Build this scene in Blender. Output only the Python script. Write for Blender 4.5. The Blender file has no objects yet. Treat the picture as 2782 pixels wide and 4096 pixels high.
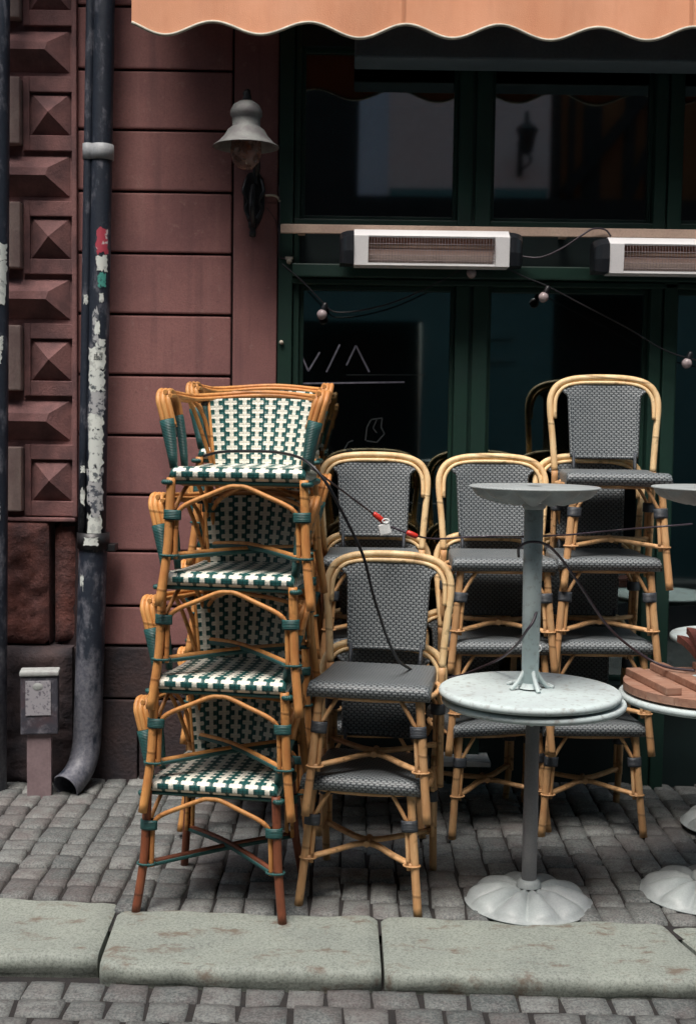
import bpy, bmesh, math, random
from mathutils import Vector, Matrix
R = math.radians
random.seed(7)
PI = math.pi
C = bpy.context.scene.collection
sc = bpy.context.scene

# ---------------------------------------------------------------- camera, world, sun, exposure
cam = bpy.data.cameras.new('camera')
camo = bpy.data.objects.new('camera', cam); C.objects.link(camo)
cam.sensor_fit = 'HORIZONTAL'; cam.sensor_width = 24; cam.lens = 43.07
cam.clip_start = .05; cam.clip_end = 300
camo.location = (0, 0, 1.67)
camo.rotation_euler = (Matrix.Rotation(R(90 - 4.1), 4, 'X') @ Matrix.Rotation(R(0.8), 4, 'Z')).to_euler()
sc.camera = camo
cam.dof.use_dof = True; cam.dof.focus_distance = 4.3; cam.dof.aperture_fstop = 5.6

SUN_EL, SUN_AZ = 66, 202          # azimuth: compass-like angle of the sun around Z measured from +Y clockwise
w = bpy.data.worlds.new('World'); sc.world = w; w.use_nodes = True
nt = w.node_tree; nt.nodes.clear()
wo = nt.nodes.new('ShaderNodeOutputWorld'); bg = nt.nodes.new('ShaderNodeBackground')
sky = nt.nodes.new('ShaderNodeTexSky'); sky.sky_type = 'NISHITA'; sky.sun_disc = False
sky.sun_elevation = R(SUN_EL); sky.sun_rotation = R(SUN_AZ); sky.air_density = 1.0; sky.dust_density = 4.0
hs = nt.nodes.new('ShaderNodeHueSaturation'); hs.inputs['Saturation'].default_value = .95; hs.inputs['Hue'].default_value = .45
nt.links.new(sky.outputs[0], hs.inputs['Color']); nt.links.new(hs.outputs[0], bg.inputs[0])
bg.inputs[1].default_value = .07
nt.links.new(bg.outputs[0], wo.inputs[0])
sl = bpy.data.lights.new('sun', 'SUN'); sl.energy = 1.5; sl.angle = R(28); sl.color = (1.0, .96, .88)
so = bpy.data.objects.new('sun', sl); C.objects.link(so)
d = Vector((math.sin(R(SUN_AZ)) * math.cos(R(SUN_EL)), math.cos(R(SUN_AZ)) * math.cos(R(SUN_EL)), math.sin(R(SUN_EL))))
so.rotation_euler = d.to_track_quat('Z', 'Y').to_euler(); so.location = (0, 0, 20)
sc.view_settings.view_transform = 'Standard'; sc.view_settings.look = 'None'
sc.view_settings.gamma = 1; sc.view_settings.exposure = 1.5
sc.cycles.max_bounces = 8; sc.cycles.diffuse_bounces = 4; sc.cycles.glossy_bounces = 4
sc.cycles.transmission_bounces = 6; sc.cycles.transparent_max_bounces = 12
sc.cycles.use_denoising = True; sc.cycles.caustics_refractive = False; sc.cycles.caustics_reflective = False

# ---------------------------------------------------------------- material helpers
class G:
    def __init__(s, name):
        s.m = bpy.data.materials.new(name); s.m.use_nodes = True; s.t = s.m.node_tree; s.t.nodes.clear()
        s.out = s.t.nodes.new('ShaderNodeOutputMaterial'); s.p = s.t.nodes.new('ShaderNodeBsdfPrincipled')
        s.t.links.new(s.p.outputs[0], s.out.inputs[0])
    def n(s, kind, **kw):
        x = s.t.nodes.new(kind)
        for k, v in kw.items(): setattr(x, k, v)
        return x
    def put(s, sock, v):
        if isinstance(v, bpy.types.NodeSocket): s.t.links.new(v, sock)
        elif isinstance(v, (tuple, list)) and len(v) == 3 and sock.type == 'RGBA': sock.default_value = (*v, 1)
        else: sock.default_value = v
    def f(s, op, a, b=0.0, c=0.0):
        x = s.n('ShaderNodeMath', operation=op); s.put(x.inputs[0], a)
        if len(x.inputs) > 1: s.put(x.inputs[1], b)
        if len(x.inputs) > 2: s.put(x.inputs[2], c)
        return x.outputs[0]
    def mix(s, fac, a, b, blend='MIX'):
        x = s.n('ShaderNodeMix', data_type='RGBA', blend_type=blend)
        s.put(x.inputs[0], fac); s.put(x.inputs[6], a); s.put(x.inputs[7], b); return x.outputs[2]
    def noise(s, vec, scale, detail=4, rough=.55, dist=0):
        x = s.n('ShaderNodeTexNoise'); s.t.links.new(vec, x.inputs['Vector'])
        x.inputs['Scale'].default_value = scale; x.inputs['Detail'].default_value = detail
        x.inputs['Roughness'].default_value = rough; x.inputs['Distortion'].default_value = dist
        return x.outputs['Fac']
    def ramp(s, v, a, b):
        x = s.n('ShaderNodeMapRange'); s.put(x.inputs[0], v); x.inputs[1].default_value = a; x.inputs[2].default_value = b
        return x.outputs[0]
    def obj(s): return s.n('ShaderNodeTexCoord').outputs['Object']
    def uv(s): return s.n('ShaderNodeTexCoord').outputs['UV']
    def geo(s): return s.n('ShaderNodeNewGeometry').outputs['Position']
    def sep(s, v):
        x = s.n('ShaderNodeSeparateXYZ'); s.t.links.new(v, x.inputs[0]); return x.outputs
    def scale(s, v, k):
        x = s.n('ShaderNodeVectorMath', operation='MULTIPLY'); s.t.links.new(v, x.inputs[0]); x.inputs[1].default_value = k; return x.outputs[0]
    def col(s, v): s.put(s.p.inputs['Base Color'], v)
    def bump(s, h, strength=.4, dist=.002):
        x = s.n('ShaderNodeBump'); x.inputs['Strength'].default_value = strength; x.inputs['Distance'].default_value = dist
        s.t.links.new(h, x.inputs['Height']); s.t.links.new(x.outputs[0], s.p.inputs['Normal'])
    def rough(s, v): s.put(s.p.inputs['Roughness'], v)

def basic(name, c1, c2=None, rough=.6, sc1=8, sc2=90, bump=.25, bd=.002, metal=0, lo=.35, hi=.7, coords='geo', fine=.35, stretch=None):
    g = G(name); v = g.geo() if coords == 'geo' else g.obj()
    if stretch: v = g.scale(v, stretch)
    c2 = c2 or tuple(x * .6 for x in c1)
    a = g.noise(v, sc1, 5); b = g.noise(v, sc2, 3)
    c = g.mix(g.ramp(a, lo, hi), c1, c2)
    c = g.mix(g.f('MULTIPLY', g.ramp(b, .4, .75), fine), c, tuple(x * .45 for x in c1))
    g.col(c); g.rough(g.f('ADD', rough - .08, g.f('MULTIPLY', a, .16))); g.p.inputs['Metallic'].default_value = metal
    g.bump(g.f('ADD', g.f('MULTIPLY', a, .4), g.f('MULTIPLY', b, .6)), bump, bd)
    return g.m

M = {}
def g_():
    g = G('mauve_plaster'); v = g.geo()
    a = g.noise(v, 2.6, 6, .6); b = g.noise(v, 150, 3, .6); st = g.noise(g.scale(v, (16, 16, .9)), 1, 6, .65); c2 = g.noise(v, 19, 7, .7)
    c = g.mix(g.ramp(a, .35, .7), (.30, .138, .128), (.205, .092, .092))
    c = g.mix(g.f('MULTIPLY', g.ramp(st, .52, .72), .5), c, (.12, .062, .062)); c = g.mix(g.f('MULTIPLY', g.ramp(st, .42, .25), .35), c, (.33, .18, .165))
    c = g.mix(g.f('MULTIPLY', g.ramp(c2, .60, .68), .5), c, (.34, .20, .18)); c = g.mix(g.f('MULTIPLY', g.ramp(c2, .36, .28), .5), c, (.11, .055, .055))
    c = g.mix(g.f('MULTIPLY', g.ramp(b, .4, .75), .35), c, (.10, .05, .05))
    g.col(c); g.rough(.86); g.bump(g.f('ADD', g.f('MULTIPLY', c2, .9), g.f('MULTIPLY', b, .6)), .55, .003); return g.m
M['plaster'] = g_()
M['plaster_plain'] = basic('mauve_plaster_plain', (.27, .128, .118), (.19, .088, .086), .85, 2.6, 160, .5, .0025, fine=.3)
M['groove'] = basic('groove_dark', (.025, .012, .014), None, .9)
M['portal'] = basic('portal_stone', (.24, .115, .11), (.13, .068, .07), .85, 9, 110, .7, .005, lo=.38, hi=.62)
M['portal_pale'] = basic('pale_portal_stone', (.36, .27, .24), (.25, .17, .16), .85, 9, 110, .6, .004)  # paler tone of the portal stone, for the edge blocks
def g_():
    g = G('rough_red_stone'); v = g.geo()
    a = g.noise(v, 5, 8, .65); b = g.noise(v, 38, 6, .7); c = g.noise(v, 150, 3)
    col = g.mix(g.ramp(a, .38, .68), (.135, .045, .035), (.055, .03, .032))
    col = g.mix(g.ramp(b, .55, .8), col, (.26, .12, .11))
    g.col(col); g.rough(.9); g.bump(g.f('ADD', g.f('ADD', a, g.f('MULTIPLY', b, .6)), g.f('MULTIPLY', c, .2)), .9, .02)
    return g.m
M['redstone'] = g_()
M['plinth'] = basic('dark_plinth_stone', (.050, .030, .030), (.022, .020, .026), .85, 7, 60, .9, .008)
M['green'] = basic('bottle_green_paint', (.007, .036, .024), (.005, .028, .021), .5, 6, 120, .2, .001, fine=.3)
M['green2'] = basic('dark_green_panel', (.006, .018, .018), None, .5, 5, 120)
M['black'] = basic('black_iron', (.008, .009, .011), (.014, .014, .016), .45, 20, 200, .3)
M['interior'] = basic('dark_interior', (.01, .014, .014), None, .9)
M['rail'] = basic('beige_rail_paint', (.62, .46, .36), (.48, .34, .27), .5, 6, 120, .15)
M['alu'] = basic('brushed_aluminium', (.86, .86, .86), (.74, .73, .74), .38, 3, 200, .1, .0005, metal=.1, fine=.15)
M['zinc'] = basic('weathered_zinc', (.19, .20, .19), (.12, .11, .115), .7, 22, 160, .25, .001, metal=.35)
M['endcap'] = basic('heater_black_plastic', (.010, .012, .016), (.016, .018, .022), .38, 8, 90, .1)
M['endtop'] = basic('heater_grey_plastic', (.22, .21, .23), None, .5, 8, 90, .1)
M['cream'] = basic('cream_plastic', (.7, .62, .5), None, .5)
def g_():
    g = G('grey_table_enamel'); v = g.obj()
    a = g.noise(v, 6, 6, .6); b = g.noise(v, 45, 5, .65); c = g.noise(v, 240, 2)
    col = g.mix(g.ramp(a, .35, .7), (.54, .63, .63), (.44, .50, .51))
    col = g.mix(g.f('MULTIPLY', g.ramp(b, .54, .7), .6), col, (.20, .19, .18)); col = g.mix(g.f('MULTIPLY', g.ramp(g.noise(v, 11, 8, .75), .58, .66), .55), col, (.24, .20, .17))
    g.col(col); g.rough(g.f('ADD', .5, g.f('MULTIPLY', b, .3))); g.p.inputs['Metallic'].default_value = 0
    g.bump(g.f('ADD', b, g.f('MULTIPLY', c, .6)), .25, .0012); return g.m
M['table'] = g_()
M['pole'] = basic('grey_pole_paint', (.34, .32, .335), (.27, .26, .28), .5, 9, 160, .2, .001, coords='obj', fine=.3)
def g_():
    g = G('teak_planks'); v = g.obj()
    vs = g.scale(v, (3, 40, 40)); a = g.noise(vs, 1.6, 6, .6); b = g.noise(v, 14, 4)
    col = g.mix(g.ramp(a, .3, .72), (.40, .22, .15), (.23, .11, .075)); col = g.mix(g.f('MULTIPLY', g.ramp(b, .45, .7), .4), col, (.46, .32, .25))
    g.col(col); g.rough(.6); g.bump(a, .4, .001); return g.m
M['teak'] = g_()
M['redwood'] = basic('red_brown_wood', (.25, .08, .06), (.10, .035, .03), .5, 7, 80, .3, coords='obj', stretch=(1, 6, 6))
M['foot'] = basic('cast_foot_enamel', (.36, .40, .40), (.27, .29, .30), .5, 7, 160, .2, .001, coords='obj', fine=.3)
def rattan(name, c1, c2, c3):
    g = G(name); v = g.obj()
    rnd = g.n('ShaderNodeObjectInfo').outputs['Random']
    a = g.noise(g.scale(v, (30, 30, 5)), 1, 5, .6); b = g.noise(v, 7, 4); c = g.noise(g.scale(v, (160, 160, 12)), 1, 3)
    k = g.noise(v, 26, 2, .4)
    col = g.mix(g.ramp(a, .35, .7), c1, c2)
    col = g.mix(g.f('MULTIPLY', g.ramp(b, .45, .75), .7), col, c3)
    col = g.mix(g.f('MULTIPLY', g.ramp(k, .64, .72), .6), col, tuple(x * .3 for x in c2))
    col = g.mix(g.f('MULTIPLY', g.ramp(c, .5, .8), .35), col, tuple(x * .4 for x in c2))
    sz = g.sep(v)
    nd = g.f('ABSOLUTE', g.f('SUBTRACT', g.f('FRACT', g.f('ADD', g.f('MULTIPLY', g.f('ADD', sz[2], g.f('MULTIPLY', g.f('ADD', sz[0], sz[1]), .12)), 4.3), g.f('MULTIPLY', rnd, 3.0))), .5))
    nd = g.ramp(nd, .026, .008)
    col = g.mix(g.f('MULTIPLY', nd, .5), col, tuple(x * .22 for x in c2))
    h = g.n('ShaderNodeHueSaturation'); g.put(h.inputs['Color'], col)
    g.put(h.inputs['Value'], g.f('ADD', .86, g.f('MULTIPLY', rnd, .28))); g.col(h.outputs[0])
    g.rough(g.f('ADD', .40, g.f('MULTIPLY', a, .3))); g.bump(g.f('ADD', g.f('ADD', a, g.f('MULTIPLY', c, .5)), g.f('MULTIPLY', nd, 1.2)), .45, .0015)
    return g.m
M['straw'] = rattan('straw_rattan', (.86, .66, .38), (.74, .48, .23), (.60, .32, .12))
M['straw_low'] = rattan('honey_rattan', (.66, .41, .21), (.50, .27, .11), (.40, .18, .07))
M['honey'] = rattan('orange_rattan', (.68, .34, .11), (.50, .20, .055), (.38, .12, .035))
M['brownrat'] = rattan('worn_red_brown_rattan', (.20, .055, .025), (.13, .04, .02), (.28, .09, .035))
def wrapmat(name, c):
    g = G(name); v = g.uv(); s = g.sep(v)
    q = g.f('ABSOLUTE', g.f('SINE', g.f('MULTIPLY', s[1], PI / .0052)))
    n = g.noise(g.obj(), 40, 3)
    g.col(g.mix(g.ramp(q, 0, .5), tuple(x * .25 for x in c), g.mix(n, c, tuple(x * .6 for x in c)))); g.rough(.42)
    g.bump(q, .7, .0015); return g.m
M['wrap_green'] = wrapmat('green_cane_wrap', (.022, .115, .11))
M['wrap_grey'] = wrapmat('grey_cane_wrap', (.06, .07, .085))
def cross_weave(name, px, py, stag, aw=.455):
    g = G(name); s = g.sep(g.uv())
    u = g.f('DIVIDE', s[0], px); colm = g.f('FLOOR', u); fu = g.f('ABSOLUTE', g.f('SUBTRACT', g.f('FRACT', u), .5))
    v = g.f('ADD', g.f('DIVIDE', s[1], py), g.f('MULTIPLY', g.f('MODULO', g.f('ABSOLUTE', colm), 2.0), .5 * stag))
    fvr = g.f('SUBTRACT', g.f('FRACT', v), .5); fv = g.f('ABSOLUTE', fvr)
    # rounded bar and narrow stem, soft corners
    armx = g.f('MULTIPLY', g.f('SUBTRACT', g.f('SUBTRACT', aw, g.f('MULTIPLY', g.f('MULTIPLY', fv, fv), .9)), fu), 40)
    army = g.f('MULTIPLY', g.f('SUBTRACT', .245, fv), 30)
    arm = g.f('MINIMUM', armx, army)
    stem = g.f('MULTIPLY', g.f('SUBTRACT', .165, fu), 40)
    white = g.n('ShaderNodeClamp'); g.put(white.inputs[0], g.f('MAXIMUM', arm, stem)); wv = white.outputs[0]
    # strand relief
    hb = g.f('SUBTRACT', 1.0, g.f('POWER', g.f('DIVIDE', fv, .25), 2.0)); hb = g.f('MAXIMUM', hb, 0)
    hg = g.f('ABSOLUTE', g.f('SINE', g.f('MULTIPLY', u, PI * 4)))
    hgv = g.f('ABSOLUTE', g.f('SINE', g.f('MULTIPLY', v, PI * 2)))
    nz = g.noise(g.obj(), 30, 4)
    wcol = g.mix(nz, (.88, .86, .76), (.70, .68, .58))
    gcol = g.mix(g.ramp(nz, .3, .7), (.030, .135, .125), (.016, .085, .085))
    gcol = g.mix(g.ramp(g.f('MULTIPLY', hg, 1), .0, .35), (.004, .016, .018), gcol)
    edge = g.f('MULTIPLY', g.ramp(hgv, .22, 0.0), .75)
    gcol = g.mix(edge, gcol, (.004, .016, .018))
    wcol = g.mix(g.f('MULTIPLY', g.ramp(hgv, .16, 0.0), .45), wcol, (.18, .2, .17))
    g.col(g.mix(wv, gcol, wcol)); g.rough(.38)
    g.bump(g.f('ADD', g.f('MULTIPLY', wv, .6), g.f('MULTIPLY', g.f('MULTIPLY', hg, hgv), .6)), .8, .003)
    return g.m
M['cross_back'] = cross_weave('green_white_back_weave', .0455, .034, 1)
M['cross_seat'] = cross_weave('green_white_seat_weave', .0555, .040, 0, .41)
def g_():
    g = G('grey_basket_weave'); s = g.sep(g.uv())
    v = g.f('DIVIDE', s[1], .0096); row = g.f('FLOOR', v)
    u = g.f('ADD', g.f('DIVIDE', s[0], .0205), g.f('MULTIPLY', g.f('MODULO', g.f('ABSOLUTE', row), 2.0), .5))
    fu = g.f('ABSOLUTE', g.f('SUBTRACT', g.f('FRACT', u), .5)); fv = g.f('ABSOLUTE', g.f('SUBTRACT', g.f('FRACT', v), .5))
    lens = g.f('SUBTRACT', 1.0, g.f('ADD', g.f('POWER', g.f('DIVIDE', fu, .46), 2.0), g.f('MULTIPLY', g.f('POWER', g.f('DIVIDE', fv, .52), 2.0), .8)))
    lens = g.f('MAXIMUM', lens, 0); m = g.ramp(lens, .02, .40)
    nz = g.noise(g.obj(), 18, 4)
    c = g.mix(nz, (.20, .222, .228), (.14, .158, .17))
    g.col(g.mix(m, (.022, .027, .034), c)); g.rough(.45); g.bump(lens, .6, .002); return g.m
M['grey_weave'] = g_()
def g_():
    g = G('awning_canvas'); v = g.geo(); s = g.sep(v)
    a = g.noise(v, 3, 4); b = g.noise(v, 300, 2); c = g.noise(g.scale(v, (2, 2, .6)), 6, 4)
    col = g.mix(g.ramp(a, .35, .7), (.87, .43, .26), (.80, .36, .20)); col = g.mix(g.f('MULTIPLY', g.ramp(c, .5, .75), .35), col, (.70, .27, .14))
    sm = g.ramp(g.f('ABSOLUTE', g.f('SUBTRACT', g.f('FRACT', g.f('ADD', g.f('MULTIPLY', s[0], .86), .33)), .5)), .010, .004)
    col = g.mix(g.f('MULTIPLY', sm, .55), col, (.45, .17, .08)); d3 = g.noise(g.scale(v, (9, 1, 1.5)), 2, 6, .7); col = g.mix(g.f('MULTIPLY', g.ramp(d3, .5, .75), .2), col, (.62, .27, .17))
    g.col(col); g.rough(.85); g.bump(g.f('ADD', g.f('MULTIPLY', d3, .8), g.f('ADD', b, g.f('MULTIPLY', sm, 3))), .35, .003)
    tr = g.n('ShaderNodeBsdfTranslucent'); g.put(tr.inputs[0], (.8, .36, .16))
    mx = g.n('ShaderNodeMixShader'); mx.inputs[0].default_value = .06
    g.t.links.new(g.p.outputs[0], mx.inputs[1]); g.t.links.new(tr.outputs[0], mx.inputs[2]); g.t.links.new(mx.outputs[0], g.out.inputs[0]); return g.m
M['canvas'] = g_()
M['piping'] = basic('pale_piping', (.62, .6, .5), None, .7, 20, 200, .2)
M['cassette'] = basic('awning_cassette_paint', (.10, .135, .155), (.07, .10, .12), .5, 4, 90, .2)
def g_():
    g = G('shop_window_glass')
    gl = g.n('ShaderNodeBsdfGlossy'); gl.inputs['Roughness'].default_value = .035; g.put(gl.inputs[0], (.85, .95, .95))
    tr = g.n('ShaderNodeBsdfTransparent'); g.put(tr.inputs[0], (.55, .65, .63))
    fr = g.n('ShaderNodeFresnel'); fr.inputs[0].default_value = 2.55
    nz = g.noise(g.geo(), 1.3, 1); bp = g.n('ShaderNodeBump'); bp.inputs['Strength'].default_value = .04; bp.inputs['Distance'].default_value = .01
    g.t.links.new(nz, bp.inputs['Height']); g.t.links.new(bp.outputs[0], gl.inputs['Normal'])
    mx = g.n('ShaderNodeMixShader'); g.t.links.new(fr.outputs[0], mx.inputs[0]); g.t.links.new(tr.outputs[0], mx.inputs[1]); g.t.links.new(gl.outputs[0], mx.inputs[2])
    g.t.links.new(mx.outputs[0], g.out.inputs[0]); return g.m
M['glass'] = g_()
def g_():
    g = G('clear_bulb_glass')
    gl = g.n('ShaderNodeBsdfGlossy'); gl.inputs['Roughness'].default_value = .05
    tr = g.n('ShaderNodeBsdfTransparent'); g.put(tr.inputs[0], (.80, .72, .66))
    fr = g.n('ShaderNodeFresnel'); fr.inputs[0].default_value = 1.7
    mx = g.n('ShaderNodeMixShader'); g.t.links.new(fr.outputs[0], mx.inputs[0]); g.t.links.new(tr.outputs[0], mx.inputs[1]); g.t.links.new(gl.outputs[0], mx.inputs[2])
    g.t.links.new(mx.outputs[0], g.out.inputs[0]); return g.m
M['bulb'] = g_()
def g_():
    g = G('dusty_globe_glass'); v = g.geo(); a = g.noise(v, 30, 4)
    g.col(g.mix(a, (.42, .30, .27), (.26, .16, .14))); g.rough(.12)
    tr = g.n('ShaderNodeBsdfTransparent'); g.put(tr.inputs[0], (.75, .6, .5)); mx = g.n('ShaderNodeMixShader')
    g.t.links.new(g.ramp(a, .25, .8), mx.inputs[0]); g.t.links.new(tr.outputs[0], mx.inputs[1]); g.t.links.new(g.p.outputs[0], mx.inputs[2]); g.t.links.new(mx.outputs[0], g.out.inputs[0]); return g.m
M['globe'] = g_()
M['amber'] = basic('amber_reflector', (.5, .17, .07), (.3, .14, .10), .3, 30, 90)
M['frost'] = basic('milky_bulb_glass', (.5, .42, .42), (.35, .28, .30), .12, 40, 120, .1)
M['cable'] = basic('black_rubber_cable', (.013, .013, .017), None, .4, 20, 100, .1)
M['cable2'] = basic('plum_plastic_cable', (.055, .04, .055), None, .4, 20, 100, .1)
M['red'] = basic('red_plastic_sleeve', (.62, .035, .02), (.5, .03, .02), .35, 30, 90, .1)
M['white'] = basic('white_plastic', (.78, .80, .80), (.7, .72, .72), .4, 30, 90, .1)
M['chalk'] = basic('chalk_lettering', (.20, .20, .25), (.10, .10, .13), .9, 60, 200, .1)
M['chalk_dim'] = basic('faded_lettering', (.018, .024, .026), None, .9, 60, 200, .1)
def g_():
    g = G('pipe_paint'); v = g.geo(); s = g.sep(v)
    a = g.noise(g.scale(v, (1, 1, .45)), 14, 7, .7); b = g.noise(v, 60, 5, .65)
    base = g.mix(g.ramp(b, .4, .7), (.014, .020, .034), (.022, .030, .045))
    worn = g.mix(g.ramp(b, .35, .65), (.16, .165, .19), (.07, .075, .10))
    low = g.ramp(s[2], 1.15, .1)
    k = g.ramp(g.f('ADD', a, g.f('MULTIPLY', low, .20)), .53, .64)
    g.col(g.mix(k, base, worn)); g.rough(.5); g.bump(g.f('ADD', a, b), .35, .002); return g.m
M['pipe'] = g_()
def sticker(name, c1, c2, sc_=38, lo=.5, hi=.56):
    g = G(name); v = g.geo(); a = g.noise(v, sc_, 5, .6)
    g.col(g.mix(g.ramp(a, lo, hi), c1, c2)); g.rough(.6); g.bump(a, .2, .001); return g.m
M['st_white'] = sticker('torn_white_sticker', (.62, .66, .63), (.10, .12, .13), 34, .56, .64)
M['st_clean'] = sticker('white_sticker', (.66, .70, .66), (.45, .48, .46), 30)
M['st_red'] = sticker('red_sticker', (.42, .05, .08), (.62, .55, .55), 26, .56, .6)
M['st_grey'] = sticker('scraped_glue', (.40, .41, .42), (.07, .08, .10), 46, .50, .56)
M['st_teal'] = sticker('teal_paint_mark', (.06, .30, .25), (.02, .06, .07), 60, .5, .6)
M['collar'] = basic('white_pipe_collar', (.36, .38, .40), (.24, .26, .28), .6, 20, 90, .4)
def g_():
    g = G('street_box_paint'); v = g.geo(); a = g.noise(v, 26, 7, .7); b = g.noise(v, 8, 4)
    c = g.mix(g.ramp(a, .5, .68), (.045, .045, .06), (.16, .155, .18)); c = g.mix(g.f('MULTIPLY', g.ramp(b, .5, .7), .5), c, (.12, .05, .05))
    g.col(c); g.rough(.6); g.bump(a, .4, .002); return g.m
M['boxpaint'] = g_()
M['boxlid'] = basic('pale_lid', (.42, .45, .44), (.3, .3, .3), .6, 30, 90, .4)
M['boxlabel'] = sticker('worn_box_label', (.34, .33, .36), (.13, .12, .15), 70, .52, .62)
M['postpaint'] = basic('grey_mauve_post', (.26, .19, .20), (.20, .14, .15), .7, 14, 90, .4)
def g_():
    g = G('granite_setts'); v = g.geo(); at = g.n('ShaderNodeAttribute', attribute_name='tone').outputs['Fac']
    a = g.noise(v, 26, 8, .7); b = g.noise(v, 130, 4, .7); d2 = g.noise(v, 2.6, 6, .65)
    c = g.mix(at, (.075, .088, .088), (.19, .20, .192)); c = g.mix(g.f('MULTIPLY', g.ramp(a, .45, .62), .65), c, (.085, .078, .078))
    c = g.mix(g.f('MULTIPLY', g.ramp(b, .45, .7), .45), c, (.34, .34, .32)); c = g.mix(g.f('MULTIPLY', g.ramp(b, .5, .34), .6), c, (.035, .035, .04))
    c = g.mix(g.f('MULTIPLY', g.ramp(d2, .5, .6), .35), c, (.10, .07, .068))
    g.col(c); g.rough(g.f('ADD', .55, g.f('MULTIPLY', a, .3))); g.bump(g.f('ADD', a, g.f('MULTIPLY', b, .4)), .6, .004); return g.m
M['sett'] = g_()
M['dirt'] = basic('joint_dirt', (.016, .015, .016), (.03, .026, .024), .95, 30, 200, .8, .004)
def g_():
    g = G('granite_kerb'); v = g.geo()
    a = g.noise(v, 4, 5, .6); b = g.noise(v, 120, 5, .75); e = g.noise(g.scale(v, (1, 2.0, 1)), 6.5, 9, .72)
    c = g.mix(g.ramp(a, .35, .7), (.265, .295, .255), (.20, .225, .20)); c = g.mix(g.f('MULTIPLY', g.ramp(b, .45, .68), .5), c, (.38, .40, .365))
    c = g.mix(g.f('MULTIPLY', g.ramp(b, .5, .36), .65), c, (.10, .105, .10)); c = g.mix(g.f('MULTIPLY', g.ramp(e, .545, .64), .75), c, (.13, .088, .062))
    g.col(c); g.rough(.72); g.bump(g.f('ADD', g.f('MULTIPLY', a, .5), b), .5, .003); return g.m
M['kerb'] = g_()
# opposite side of the street
M['opp_pale'] = basic('opposite_pale_plaster', (.80, .70, .72), (.68, .55, .56), .9, .6, 20, .1)
M['opp_blue'] = basic('opposite_blue_plaster', (.60, .68, .82), (.5, .58, .72), .9, .6, 20, .1)
M['opp_ochre'] = basic('opposite_ochre_plaster', (.20, .085, .03), (.13, .06, .025), .9, 1.5, 20, .1)
M['opp_teal'] = basic('opposite_teal_shopfront', (.10, .27, .29), (.08, .23, .25), .6, 1.5, 20, .1)
M['opp_dark'] = basic('opposite_dark_wall', (.012, .016, .018), None, .8)

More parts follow.
